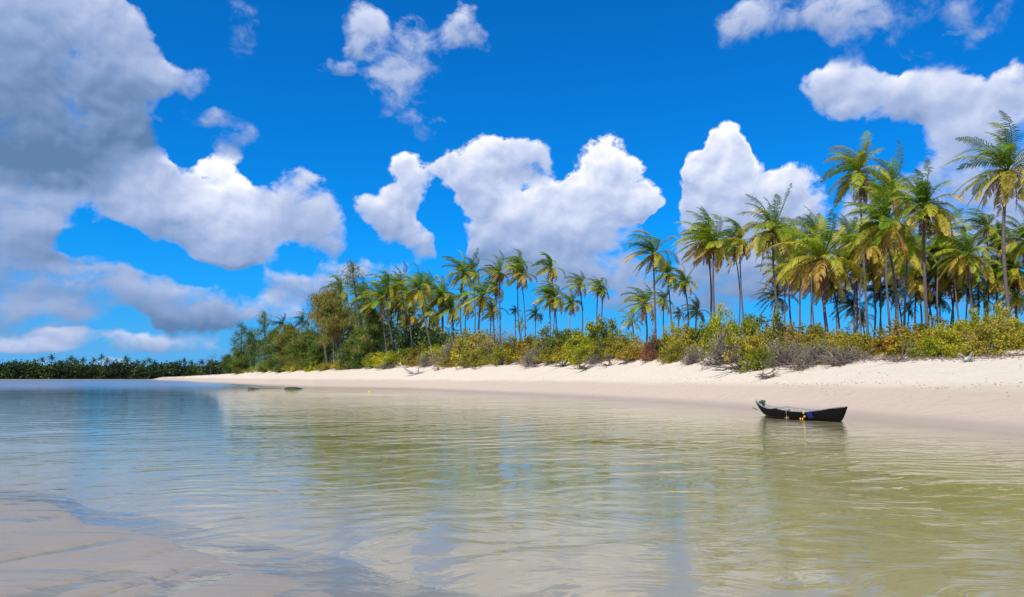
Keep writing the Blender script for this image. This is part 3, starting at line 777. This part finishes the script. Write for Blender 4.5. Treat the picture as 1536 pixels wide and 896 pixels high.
# a low carpet of scrub and litter between and behind the shrubs
def scrub_mass():
    rng = np.random.default_rng(77); mb = MB(); N = 4200
    PX = rng.uniform(355, 1600, N); BD = np.interp(PX, [q[0] for q in B_PX], [q[1] for q in B_PX]); DD = BD + .3 + rng.random(N) ** 2.2 * 27
    XX = xat(PX, DD); ZZ = hgts(XX, DD)
    for px, x, d, z, B in zip(PX, XX, DD, ZZ, BD):
        if 1306 < px < 1332 and d < B + 12: continue
        hh = rng.uniform(.1, .75) * (1.1 if px > 700 else 1.8)
        qq, a = leaves(rng, np.array([x, d, z + hh]), 26, .26, .10, rng.uniform(.1, .9)); mb.quads(qq, a)
    tag(obj('undergrowth', mb.mesh('undergrowth', BK['olive'], False)), 'low tangled olive undergrowth between the shrubs and palm trunks', 'undergrowth', kind='stuff')
    mb = MB(); N = 5200
    PX = rng.uniform(380, 1560, N); BD = np.interp(PX, [q[0] for q in B_PX], [q[1] for q in B_PX])
    DD = BD - 1.0 + rng.normal(size=N) * .5 + 1.2 * (rng.random(N) < .3); XX = xat(PX, DD); ZZ = hgts(XX, DD)
    for x, y, z in zip(XX, DD, ZZ):
        a = rng.uniform(0, 6.28); l = rng.uniform(.06, .5)
        v = np.array([math.cos(a), math.sin(a) * .4, rng.uniform(-.05, .35)]) * l
        p0 = np.array([x, y, z + .01]); mb.tube([p0, p0 + v * .5 + rng.normal(size=3) * .03, p0 + v], [.014, .012, .005], 3)
    tag(obj('beach_litter', mb.mesh('beach_litter', M_DRYBR, False)), 'scattered brown twigs and leaf litter along the foot of the shrubs', 'litter', kind='stuff')
    mb = MB(); N = 560
    PX = rng.uniform(560, 1560, N); BD = np.interp(PX, [q[0] for q in B_PX], [q[1] for q in B_PX])
    SD = tab(S_T, np.degrees(np.arctan(xat(PX, 1.0)))) * np.cos(np.arctan(xat(PX, 1.0)))
    # a thin line at mid slope plus loose scraps higher and lower
    tt = np.where(rng.random(N) < .55, .47 + rng.normal(size=N) * .02, rng.uniform(.3, .95, N)) + .03 * np.sin(PX * .03)
    DD = SD + (BD - SD) * tt; XX = xat(PX, DD); ZZ = hgts(XX, DD)
    for x, y, z in zip(XX, DD, ZZ):
        s = rng.uniform(.01, .04)
        th = np.linspace(0, math.pi, 4)[:, None]; ph = np.arange(5)[None] * 2 * math.pi / 5
        mb.grid(np.stack([x + s * 1.6 * np.sin(th) * np.cos(ph), y + s * np.sin(th) * np.sin(ph), z + s * .6 * np.cos(th) + 0 * ph], -1), .5, True)
    tag(obj('seaweed_scraps', mb.mesh('seaweed_scraps', M_DRYBR, False)), 'tiny dark scraps of seaweed strewn along the tide line', 'seaweed', kind='stuff')
scrub_mass()

# ------------------------------------------------------------------ casuarinas and other trees on the left
def casuarina(px_b, px_t, top, hw, doff, label, density=1.0, low=.25, brown=0.0, seed=0, droop=.8, mt='pine', name='casuarina_tree', cat='tree', trunks=1):
    rng = np.random.default_rng(seed + 50)
    B = Bdist(px_b); d = B + doff
    b = at(px_b, 540, d); bz = hgt(b.x, b.y) - .2; tp = at(px_t, top, d)
    root = empty(name, (b.x, b.y, bz)); tag(root, label, cat, 'casuarinas and other trees on the left')
    Hh = tp.z - bz; lean = tp.x - b.x; hwm = hw * 1.3 * d / 1150
    tr = MB(); fo = MB()
    for k in range(trunks):
        off = rng.normal() * .6 if k else 0
        T = np.linspace(0, 1, 12)
        P = np.stack([lean * T ** 1.3 + off * T * 3 + np.sin(T * 5 + seed) * .12 * hwm * .3, np.sin(T * 4 + seed + k) * .3, T * Hh], 1)
        tr.tube(P, .022 * Hh * (1 - T * .9) * (.8 if trunks > 1 else 1) + .02, 7)
        nl = int(34 / trunks)
        for i in range(nl):
            t = low + (1 - low) * (i + rng.random()) / nl
            p0 = np.array([np.interp(t, T, P[:, j]) for j in range(3)])
            az = rng.uniform(0, 6.28); prof = math.sin(math.pi * min(1, (t - low) / (1 - low) * .80 + .2)) ** .7
            L = hwm * prof * rng.uniform(.55, 1.15)
            up = rng.uniform(.15, .9)
            dirv = np.array([math.cos(az), math.sin(az), up]); dirv /= np.linalg.norm(dirv)
            p1 = p0 + dirv * L * .6; p2 = p0 + dirv * L + np.array([0, 0, -.12 * L])
            S = np.linspace(0, 1, 6)[:, None]; Q = (1 - S) ** 2 * p0 + 2 * S * (1 - S) * p1 + S * S * p2
            tr.tube(Q, np.linspace(.005 * Hh, .015, 6) * .8, 4)
            nb = max(3, int(7 * density * (.5 + prof)))
            for j in range(nb):
                s = rng.uniform(.3, 1.05); c = p0 + (p2 - p0) * s + rng.normal(size=3) * .09 * hwm
                n = int(26 * density)
                cc = c + rng.normal(size=(n, 3)) * np.array([.11, .11, .085]) * hwm
                a = rng.normal(size=(n, 3)) * .6; a[:, 2] -= droop; a[:, 0] -= .35; a /= np.linalg.norm(a, axis=1, keepdims=True)
                w_ = np.cross(a, rng.normal(size=(n, 3))); w_ /= np.linalg.norm(w_, axis=1, keepdims=True) + 1e-6
                l = rng.uniform(.3, .75, (n, 1)); hwq = .042
                fo.quads(np.stack([cc - w_ * hwq, cc + w_ * hwq, cc + a * l + w_ * .02, cc + a * l - w_ * .02], 1), np.clip(.42 + brown + rng.normal() * .17 + rng.normal(size=n) * .08, 0, 1))
    obj('trunk', tr.mesh('trunk', M_BARK if mt != 'pale' else M_TRUNKL), root); obj('crown', fo.mesh('crown', BK['pine' if mt == 'pine' else mt], False), root)
casuarina(546, 528, 392, 32, 4, 'tall feathery casuarina with an open see-through top, highest tree on the left', .6, .38, -.02, 1)
casuarina(512, 500, 440, 30, 1, 'brown green drooping casuarina with pale trunks left of the tall feathery one', 1.5, .38, .30, 2, 1.3, trunks=2)
casuarina(492, 474, 444, 17, 6, 'thin casuarina branch leaning left above the brown drooping casuarina', .45, .6, .0, 3)
casuarina(362, 361, 484, 14, 6, 'leftmost dark casuarina at the tip of the grove', .75, .15, -.22, 4, .3)
casuarina(378, 376, 496, 13, 9, 'dark casuarina second from the tip of the grove', .8, .15, -.18, 5, .4)
casuarina(396, 397, 468, 16, 6, 'casuarina with thin bare twigs on top near the left tip of the grove', .7, .15, -.12, 6, .5)
casuarina(414, 416, 496, 18, 3, 'leafy green casuarina with a rounded crown left of the tawny one', 1.3, .1, -.05, 7, .6)
casuarina(437, 434, 490, 20, 4, 'tawny green casuarina with a spreading crown below the dark palm', 1.5, .12, .2, 8, .9)
casuarina(462, 460, 502, 20, 4, 'dense green casuarina in front of the bare dead tree', 1.4, .1, .02, 9, .8)
casuarina(484, 484, 512, 16, 5, 'dark short casuarina between the dead tree and the pale trunks', 1.2, .1, -.1, 10, .7)
casuarina(530, 534, 502, 18, 1, 'fresh green young casuarina at the foot of the tall feathery one', 1.3, .05, -.02, 11, .8)
casuarina(556, 558, 462, 20, 3, 'shaggy casuarina right of the tall feathery one, hanging almost to the ground', 1.3, .1, .06, 12, 1.0)
casuarina(345, 343, 534, 12, 20, 'low dark tree at the start of the sand spit', 1.0, .1, -.2, 13, .4)
casuarina(360, 358, 528, 14, 3, 'low green tree at the root of the sand spit', 1.2, .05, -.05, 14, .6)
# the thick wood behind the left grove and the one on the far shore
def wood(name, label, pts, n, size, mt, per=16, spread=1.0):
    rng = np.random.default_rng(abs(len(label)) + 5); mb = MB()
    PXS = rng.uniform(pts[0][0], pts[-1][0], n); YS = np.interp(PXS, [p[0] for p in pts], [p[1] for p in pts]) + rng.uniform(0, 1, n) * pts[0][3]
    ZS = hgts(xat(PXS, YS), YS)
    for px, Y, z0 in zip(PXS, YS, ZS):
        top = np.interp(px, [p[0] for p in pts], [p[2] for p in pts]) + 2.2 * math.sin(px * .21) + 1.6 * math.sin(px * .083 + 2)
        q = at(px, top, Y); z = z0 + (q.z - z0) * rng.random() ** .75
        qq, a = leaves(rng, np.array([q.x, Y, z]), per, spread, size, .42 + .28 * math.sin(px * .13 + 1.3 * math.sin(px * .05)) + rng.normal() * .1); mb.quads(qq, a)
    tag(obj(name, mb.mesh(name, BK[mt], False)), label, 'wood', kind='stuff')
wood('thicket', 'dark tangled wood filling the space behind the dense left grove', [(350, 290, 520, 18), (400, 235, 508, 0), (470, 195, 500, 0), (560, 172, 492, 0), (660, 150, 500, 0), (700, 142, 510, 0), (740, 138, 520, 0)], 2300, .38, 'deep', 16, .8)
wood('far_wood', 'far off dark green mangrove wood on the opposite shore', [(-140, 637, 549, 40), (0, 637, 550, 0), (100, 637, 550, 0), (200, 637, 551, 0), (300, 630, 553, 0), (345, 560, 550, 0), (362, 420, 548, 0)], 3600, 1.3, 'far', 16, 2.0)
# distant palms on the far shore
FP = [(14,546),(40,546),(52,545),(64,540),(78,537),(92,545),(101,544),(106,539),(111,541),(124,541),(141,541),(152,537),(160,542),(170,546),(188,539),(191,542),(206,544),(216,545),(224,541),(232,545),(246,549),(258,548),(266,546),(277,542),(287,545),(303,544),(315,545),(322,547),(334,545),(345,541)]
for i, (px, py) in enumerate(FP):
    px = px + (0 if px < 300 else 0); d = 668 if px < 300 else 600
    hub = at(px, py, d); bz = hgt(hub.x, d); base = Vector((hub.x, d, bz))
    root = empty('distant_palm', base); tag(root, 'tiny dark palm crown rising above the far mangrove wood', 'palm tree', 'distant palms on the far shore')
    mb = MB(); mb.tube([(0, 0, 0), (.3, 0, (hub.z - bz) / 2), (0, 0, hub.z - bz)], [.25, .2, .18], 5)
    obj('trunk', mb.mesh('trunk', M_TRUNK), root)
    c = obj('crown', CR_DARK[i % 3], root, hub - base); c.scale = (1.25, 1.25, .95 + .2 * ((i * 7) % 5) / 4); c.rotation_euler.z = i * .3

def dead_tree(px, top, hw, base_py, doff, seed, label, name='dead_tree'):
    rng = np.random.default_rng(seed); B = Bdist(px); d = B + doff
    b = at(px, 540, d); bz = hgt(b.x, b.y); tp = at(px, top, d); Hh = tp.z - bz; w_ = hw * d / 1150
    root = empty(name, (b.x, b.y, bz)); tag(root, label, 'tree', 'casuarinas and other trees on the left')
    tr = MB(); T = np.linspace(0, 1, 10); P = np.stack([-.08 * Hh * np.sin(T * 3), T * 0, T * Hh], 1)
    tr.tube(P, .17 * (1 - T * .85), 6)
    obj('trunk', tr.mesh('trunk', M_BARK), root); tr = MB()
    for i in range(13):
        t = .62 + .36 * i / 13; p = np.array([np.interp(t, T, P[:, j]) for j in range(3)]); a = rng.choice([-1, 1])
        v = np.array([a * rng.uniform(.5, 1), rng.normal() * .4, rng.uniform(-.1, .7)]) * w_ * rng.uniform(.5, 1)
        q = [p, p + v * .5 + rng.normal(size=3) * .15, p + v]; tr.tube(q, [.06, .045, .02], 4)
        for k in range(3):
            s = q[1] + (q[2] - q[1]) * rng.random(); tr.tube([s, s + rng.normal(size=3) * .5 + v * .2], [.03, .015], 3)
    obj('branches', tr.mesh('branches', M_BARK), root)
dead_tree(466, 454, 14, 0, 5, 4, 'bare dead tree with crooked branches against the sky left of the brown casuarina')
dead_tree(318, 533, 10, 0, 60, 9, 'small bare twiggy tree sticking out of the far wood near the spit')

# three pale trunks left of the tall casuarina (their crowns merge in the brown foliage above)
for i, (bx, hx, hy) in enumerate([(503, 500, 458), (511, 507, 470), (521, 507, 462)]):
    palm(i + 3, hx, hy, 20, bx, 'p', ['leftmost of the three pale trunked palms by the brown casuarina', 'middle of the three pale trunked palms by the brown casuarina', 'rightmost slanting one of the three pale trunked palms by the brown casuarina'][i], doff=3 + i)

# ------------------------------------------------------------------ driftwood, dry branches
def snag(px, py, Y, size, seed, m, label, name, cat, n=16, flat=.35, thick=.05):
    rng = np.random.default_rng(seed); Y *= .965 if cat == 'dead branch' else 1; q = at(px, py, Y); z = hgt(q.x, q.y)
    mb = MB()
    for i in range(n):
        a = rng.uniform(0, 6.28); el = rng.uniform(-.05, flat) if i > 1 else .9
        v = np.array([math.cos(a), math.sin(a) * .7, el]) * size * rng.uniform(.35, 1); p0 = np.array([rng.normal() * .2, rng.normal() * .12, .06]) * size
        P = [p0]
        for k in range(5):
            P.append(P[-1] + v / 5 + rng.normal(size=3) * np.array([.06, .06, .035]) * size)
        P = np.array(P); P[:, 2] = np.maximum(P[:, 2], .02)
        t_ = thick * rng.uniform(.5, 1.3) * (2.0 if i < 2 else 1); mb.tube(P, np.linspace(t_, t_ * .25, 6), 6)
        for k in range(3):
            s = P[rng.integers(1, 5)]; e = s + v * .3 + rng.normal(size=3) * .12 * size; e[2] = max(e[2], .02); mb.tube([s, (s + e) / 2 + rng.normal(size=3) * .03 * size, e], [t_ * .5, t_ * .35, t_ * .12], 4)
    o = obj(name, mb.mesh(name, m), None, (q.x, q.y, z)); tag(o, label, cat)
    return o
snag(626, 557, 122, 2.1, 5, M_DRIFT, 'bleached white driftwood snag with one raised branch on the sand', 'driftwood', 'driftwood', 16, .3, .11)
snag(1453, 540, 41, .62, 9, M_DRIFT, 'grey weathered stump and roots on the sand below the right shrubs', 'stump', 'stump', 18, .75, .055)
snag(1108, 548, 55.5, 2.0, 12, M_BARK, 'dark dead branches sprawling on the sand under the large twiggy bush', 'dead_branch', 'dead branch', 26, .35, .05)
snag(1205, 546, 50.2, 1.9, 21, M_DRYBR, 'tangle of brown dead branches under the purple grey thicket', 'dead_branch', 'dead branch', 26, .3, .035)
snag(1258, 543, 48.6, 1.8, 22, M_DRYBR, 'brown dead branches along the sand under the bare arching twig thicket', 'dead_branch', 'dead branch', 24, .3, .035)
snag(1345, 536, 45.8, 1.6, 23, M_DRYBR, 'thin brown branches on the eroded bank below the big orange yellow bush', 'dead_branch', 'dead branch', 14, .2, .03)
snag(798, 552, 101, 2.2, 24, M_DRYBR, 'dry brown branches at the foot of the brown twiggy bush at centre', 'dead_branch', 'dead branch', 20, .3, .05)
snag(845, 551, 93, 2.0, 25, M_BARK, 'dark branches on the sand edge between centre and the bright green bushes', 'dead_branch', 'dead branch', 18, .3, .05)
snag(1152, 548, 50.5, 1.0, 14, M_DRYBR, 'short dry brush pile right of the dark root on the sand', 'dead_branch', 'dead branch', 20, .35, .045)
snag(878, 549, 84, 2.0, 15, M_DRYBR, 'pale dry branches lying on the sand below the bright green bushes', 'dead_branch', 'dead branch', 22, .28, .05)
snag(912, 546, 81, 1.7, 16, M_DRYBR, 'dry branch heap right of the pale dry branches below the domed bush', 'dead_branch', 'dead branch', 18, .25, .045)
snag(712, 553, 114, 1.6, 17, M_DRYBR, 'thin dry branch lying on the sand under the tall olive grey bush', 'dead_branch', 'dead branch', 8, .12, .04)
snag(655, 555, 125, 1.6, 18, M_DRYBR, 'dry brush lying right of the white driftwood snag', 'dead_branch', 'dead branch', 12, .15, .05)

# weedy mound, log and yellow float at the water's edge on the left
def lump(px, py, sx, sy, sz, m, label, name, cat, seed, z0=0):
    rng = np.random.default_rng(seed); X, Y = ground_at(px, py)
    mb = MB(); th = np.linspace(0, math.pi / 2 + .3, 9)[:, None]; ph = np.arange(22)[None] * 2 * math.pi / 22
    k = 1 + .18 * np.sin(3 * ph + seed) + .12 * np.sin(5 * ph + th * 4)
    mb.grid(np.stack([sx * k * np.sin(th) * np.cos(ph), sy * k * np.sin(th) * np.sin(ph), sz * np.cos(th) * (1 + .2 * np.sin(4 * ph)) + 0 * ph], -1), .5, True)
    z = max(hgt(X, Y), 0)
    tag(obj(name, mb.mesh(name, m), None, (X, Y, z + z0)), label, cat)
M_WEED = bark_mat('weed', (.03, .035, .014), (.10, .10, .035), 4)
M_YEL = bark_mat('yellow_plastic', (.75, .48, .04), (.85, .6, .08), 3)
lump(438, 583.6, 1.25, .8, .26, M_WEED, 'dark green weedy mound at the waterline near the spit', 'seaweed_mound', 'seaweed', 1)
lump(405, 582.8, 1.7, .8, .04, M_WEED, 'low weed bank left of the dark weedy mound', 'seaweed_bank', 'seaweed', 2)
lump(434, 571.5, .5, .35, .2, M_BARK, 'small dark clump alone on the bare sand of the spit', 'seaweed_clump', 'seaweed', 3, 0)
lump(554, 588.5, .12, .1, .11, M_YEL, 'small yellow float at the water edge', 'buoy', 'float', 4)
def log():
    X, Y = ground_at(381, 583.5); mb = MB(); mb.tube([(-1.0, .4, .14), (-.2, 0, .09), (.6, -.2, .04), (1.1, -.4, -.02)], [.10, .12, .10, .05], 7)
    tag(obj('log', mb.mesh('log', M_BARK), None, (X, Y, 0)), 'dark sunken log in the shallows left of the weedy mound', 'log')
log()

# ------------------------------------------------------------------ dugout canoe
def canoe():
    mh, g = mat('tarred_wood')
    tc = g.n('ShaderNodeTexCoord').outputs['Object']
    nz = g.noise(g.v('MULTIPLY', tc, (1, 6, 6)), 3, 5, .6)
    c = g.ramp(nz, [(.3, (.003, .003, .003)), (.75, (.011, .010, .010))])
    bp = g.n('ShaderNodeBump', {'Height': nz, 'Strength': .5, 'Distance': .03})
    b = g.n('ShaderNodeBsdfPrincipled', {'Base Color': c, 'Roughness': .75, 'Specular IOR Level': .15, 'Normal': bp.outputs[0]}); g.n('ShaderNodeOutputMaterial', {0: b.outputs[0]})
    mi = bark_mat('weathered_inside', (.34, .30, .27), (.62, .57, .52), 6)
    A = at(1143, 622, 35.2); Bp = at(1272, 631, 29.8)
    A.z = Bp.z = 0; v = Bp - A; L = v.length; yaw = math.atan2(v.y, v.x)
    root = empty('dugout_canoe', (A.x, A.y, -.02)); root.rotation_euler = (R(7), 0, yaw)
    tag(root, 'black wooden dugout canoe with pale inside resting at the water edge', 'canoe')
    S = np.linspace(0, 1, 40)
    sheer = np.interp(S, [0, .03, .08, .14, .22, .27, .34, .5, .66, .78, .9, 1], [.64, .54, .42, .36, .37, .42, .36, .33, .34, .43, .53, .57])
    half = .34 * np.clip(np.sin(np.pi * np.clip(S * .96 + .02, 0, 1)), 0, 1) ** .55 + .012
    keel = np.interp(S, [0, .04, .1, .9, 1], [.10, .03, 0, 0, .02])
    def shell(inset, zin):
        G = []
        for i, s in enumerate(S):
            row = []
            for j in range(15):
                a = -math.pi / 2 + math.pi * (j / 14)          # -90 .. 90 : gunwale to gunwale through the keel
                hy = math.sin(a); cz = math.cos(a)
                w_ = max(half[i] - inset, .004)
                y = w_ * math.copysign(abs(hy) ** .8, hy)
                z = sheer[i] - (sheer[i] - keel[i] - zin) * cz ** .75 if cz > 0 else sheer[i]
                # ends rake: bottom shorter than top
                f = (z - keel[i]) / (sheer[i] - keel[i] + 1e-6)
                x = s * L; x += (s > .86) * ((s - .86) / .14) * (f - 1) * .38; x -= (s < .10) * ((.10 - s) / .10) * (f - .35) * .42
                if inset: x = L / 2 + (x - L / 2) * .955
                row.append((x, y, z))
            G.append(row)
        return np.array(G)
    o_ = shell(0, 0); i_ = shell(.035, .05)
    hb = MB(); hb.grid(o_, .5)
    for e_ in (0, -1): hb.grid(np.stack([o_[e_, :8], o_[e_, 14:6:-1]], 1), .5)
    obj('hull', hb.mesh('hull', mh), root)
    ib = MB(); ib.grid(i_[:, ::-1], .5); obj('interior', ib.mesh('interior', mi), root)
    rb = MB()
    for j in (0, 14):
        up = np.array([0, 0, .012])
        rb.grid(np.stack([o_[:, j], o_[:, j] + up, i_[:, j] + up, i_[:, j]], 1), .5)
    obj('gunwale', rb.mesh('gunwale', bark_mat('worn_rim', (.10, .09, .08), (.34, .30, .27), 7)), root)
    pb = MB(); pb.tube([(-.02, 0, .5), (-.22, 0, .72), (-.34, 0, .86)], [.035, .028, .012], 6)
    obj('prow', pb.mesh('prow', mi), root)
    for s in (.3, .58):
        tb = MB(); k = int(s * 39); y = half[k] - .02; zz = sheer[k] - .07
        tb.quads([[(s*L-.07, -y, zz), (s*L+.07, -y, zz), (s*L+.07, y, zz), (s*L-.07, y, zz)], [(s*L-.07, -y, zz-.03), (s*L+.07, -y, zz-.03), (s*L+.07, y, zz-.03), (s*L-.07, y, zz-.03)], [(s*L-.07, -y, zz-.03), (s*L-.07, -y, zz), (s*L-.07, y, zz), (s*L-.07, y, zz-.03)], [(s*L+.07, -y, zz-.03), (s*L+.07, -y, zz), (s*L+.07, y, zz), (s*L+.07, y, zz-.03)]])
        obj('thwart', tb.mesh('thwart', mi, False), root)
    bpy.context.view_layer.update()
    M = root.matrix_world.copy()
    def simple(name, col, rough=.6):
        m_, g_ = mat(name); nz_ = g_.noise(g_.n('ShaderNodeTexCoord').outputs['Object'], 9, 3)
        c_ = g_.mix(nz_, tuple(.75 * q for q in col), tuple(min(1, 1.2 * q) for q in col))
        b_ = g_.n('ShaderNodeBsdfPrincipled', {'Base Color': c_, 'Roughness': rough}); g_.n('ShaderNodeOutputMaterial', {0: b_.outputs[0]}); return m_
    # blue cloth over the near gunwale
    k = int(.66 * 39); s0, s1 = .655, .715
    cl = MB(); G = []
    for s in np.linspace(s0, s1, 7):
        kk = s * 39; w_ = np.interp(kk, range(40), half); sh = np.interp(kk, range(40), sheer); row = []
        wr = .012 * math.sin((s - s0) / (s1 - s0) * 14)
        for (y, z) in ((-w_ + .12, sh - .12), (-w_ + .03, sh + .02), (-w_ - .02, sh + .025), (-w_ - .03, sh - .08), (-w_ - .01, sh - .17), (-w_ + .03, sh - .26 + wr * 2)):
            row.append(M @ Vector((s * L, y - abs(wr), z)))
        G.append([tuple(q) for q in row])
    cl.grid(np.array(G)); 
    c0 = M @ Vector((.68 * L, -.3, .4)); cm = cl.mesh('blue_cloth', simple('blue_cloth', (.006, .012, .16)))
    cm.transform(__import__('mathutils').Matrix.Translation(-c0)); tag(obj('cloth', cm, None, c0), 'deep blue cloth hung over the near side of the canoe', 'cloth')
    my = simple('yellow_float', (.85, .50, .03), .4); mr_ = simple('orange_rope', (.45, .16, .04))
    kk = .62
    w_ = float(np.interp(kk * 39, range(40), half)); sh = float(np.interp(kk * 39, range(40), sheer))
    fs = [(kk + .012, -w_ - .05, sh - .02), (kk + .016, -w_ - .04, sh - .17), (kk - .02, -w_ + .01, .06), (kk - .05, -w_ + .02, .05)]
    o0 = M @ Vector((kk * L, -w_, sh)); root2 = empty('float_line', o0); tag(root2, 'orange line of small yellow floats tied beside the blue cloth on the canoe', 'float line')
    rp = MB(); rp.tube([tuple(M @ Vector((f[0] * L, f[1] - .02, f[2])) - o0) for f in fs], .014, 5); obj('rope', rp.mesh('rope', mr_), root2)
    for f in fs:
        c = M @ Vector((f[0] * L, f[1] - .02, f[2])) - o0; fb = MB(); th = np.linspace(0, math.pi, 8)[:, None]; ph = np.arange(10)[None] * math.pi / 5
        fb.grid(np.stack([.042 * np.sin(th) * np.cos(ph), .04 * np.sin(th) * np.sin(ph), .042 * np.cos(th) + 0 * ph], -1), .5, True)
        obj('float', fb.mesh('float', my), root2, c)
    # small grapnel hung on the side
    kk = .42; w_ = float(np.interp(kk * 39, range(40), half)); sh = float(np.interp(kk * 39, range(40), sheer))
    o1 = M @ Vector((kk * L, -w_ - .03, sh)); gr = empty('grapnel_hook', o1); tag(gr, 'small rusty hook hanging by a cord on the near side of the canoe', 'hook')
    cb = MB(); cb.tube([(0, .03, .02), (0, -.02, -.1), (.01, -.02, -.17)], .012, 5); obj('cord', cb.mesh('cord', mr_), gr)
    hb2 = MB(); hb2.tube([(.01, -.02, -.16), (.01, -.02, -.26), (-.03, -.02, -.30), (-.07, -.02, -.27)], .014, 5); hb2.tube([(.01, -.02, -.26), (.05, -.02, -.30), (.09, -.02, -.25)], .014, 5)
    obj('hook', hb2.mesh('hook', simple('rusty_metal', (.55, .38, .25))), gr)
    # green cloth bundle at the bow, and the mooring line with weed
    gm = simple('green_cloth', (.03, .11, .05)); o2 = M @ Vector((.03 * L, 0, .62)); bb = MB()
    th = np.linspace(0, math.pi, 8)[:, None]; ph = np.arange(12)[None] * math.pi / 6; kf = 1 + .25 * np.sin(3 * ph + 2 * th)
    bb.grid(np.stack([.14 * kf * np.sin(th) * np.cos(ph), .08 * kf * np.sin(th) * np.sin(ph), .08 * np.cos(th) + 0 * ph], -1), .5, True)
    tag(obj('net_bundle', bb.mesh('net_bundle', gm), None, o2), 'small green net bundle in the raised bow of the canoe', 'net')
    e = at(1129, 611.5, 35.8); s_ = M @ Vector((-.05 * L, 0, .25)); rr = MB(); dv = e - s_
    rr.tube([(0, 0, 0), tuple(dv * .5 + Vector((0, 0, -.02))), tuple(dv)], .018, 5)
    tag(obj('mooring_rope', rr.mesh('mooring_rope', gm), None, s_), 'thin green mooring rope running from the bow of the canoe', 'rope')
canoe()
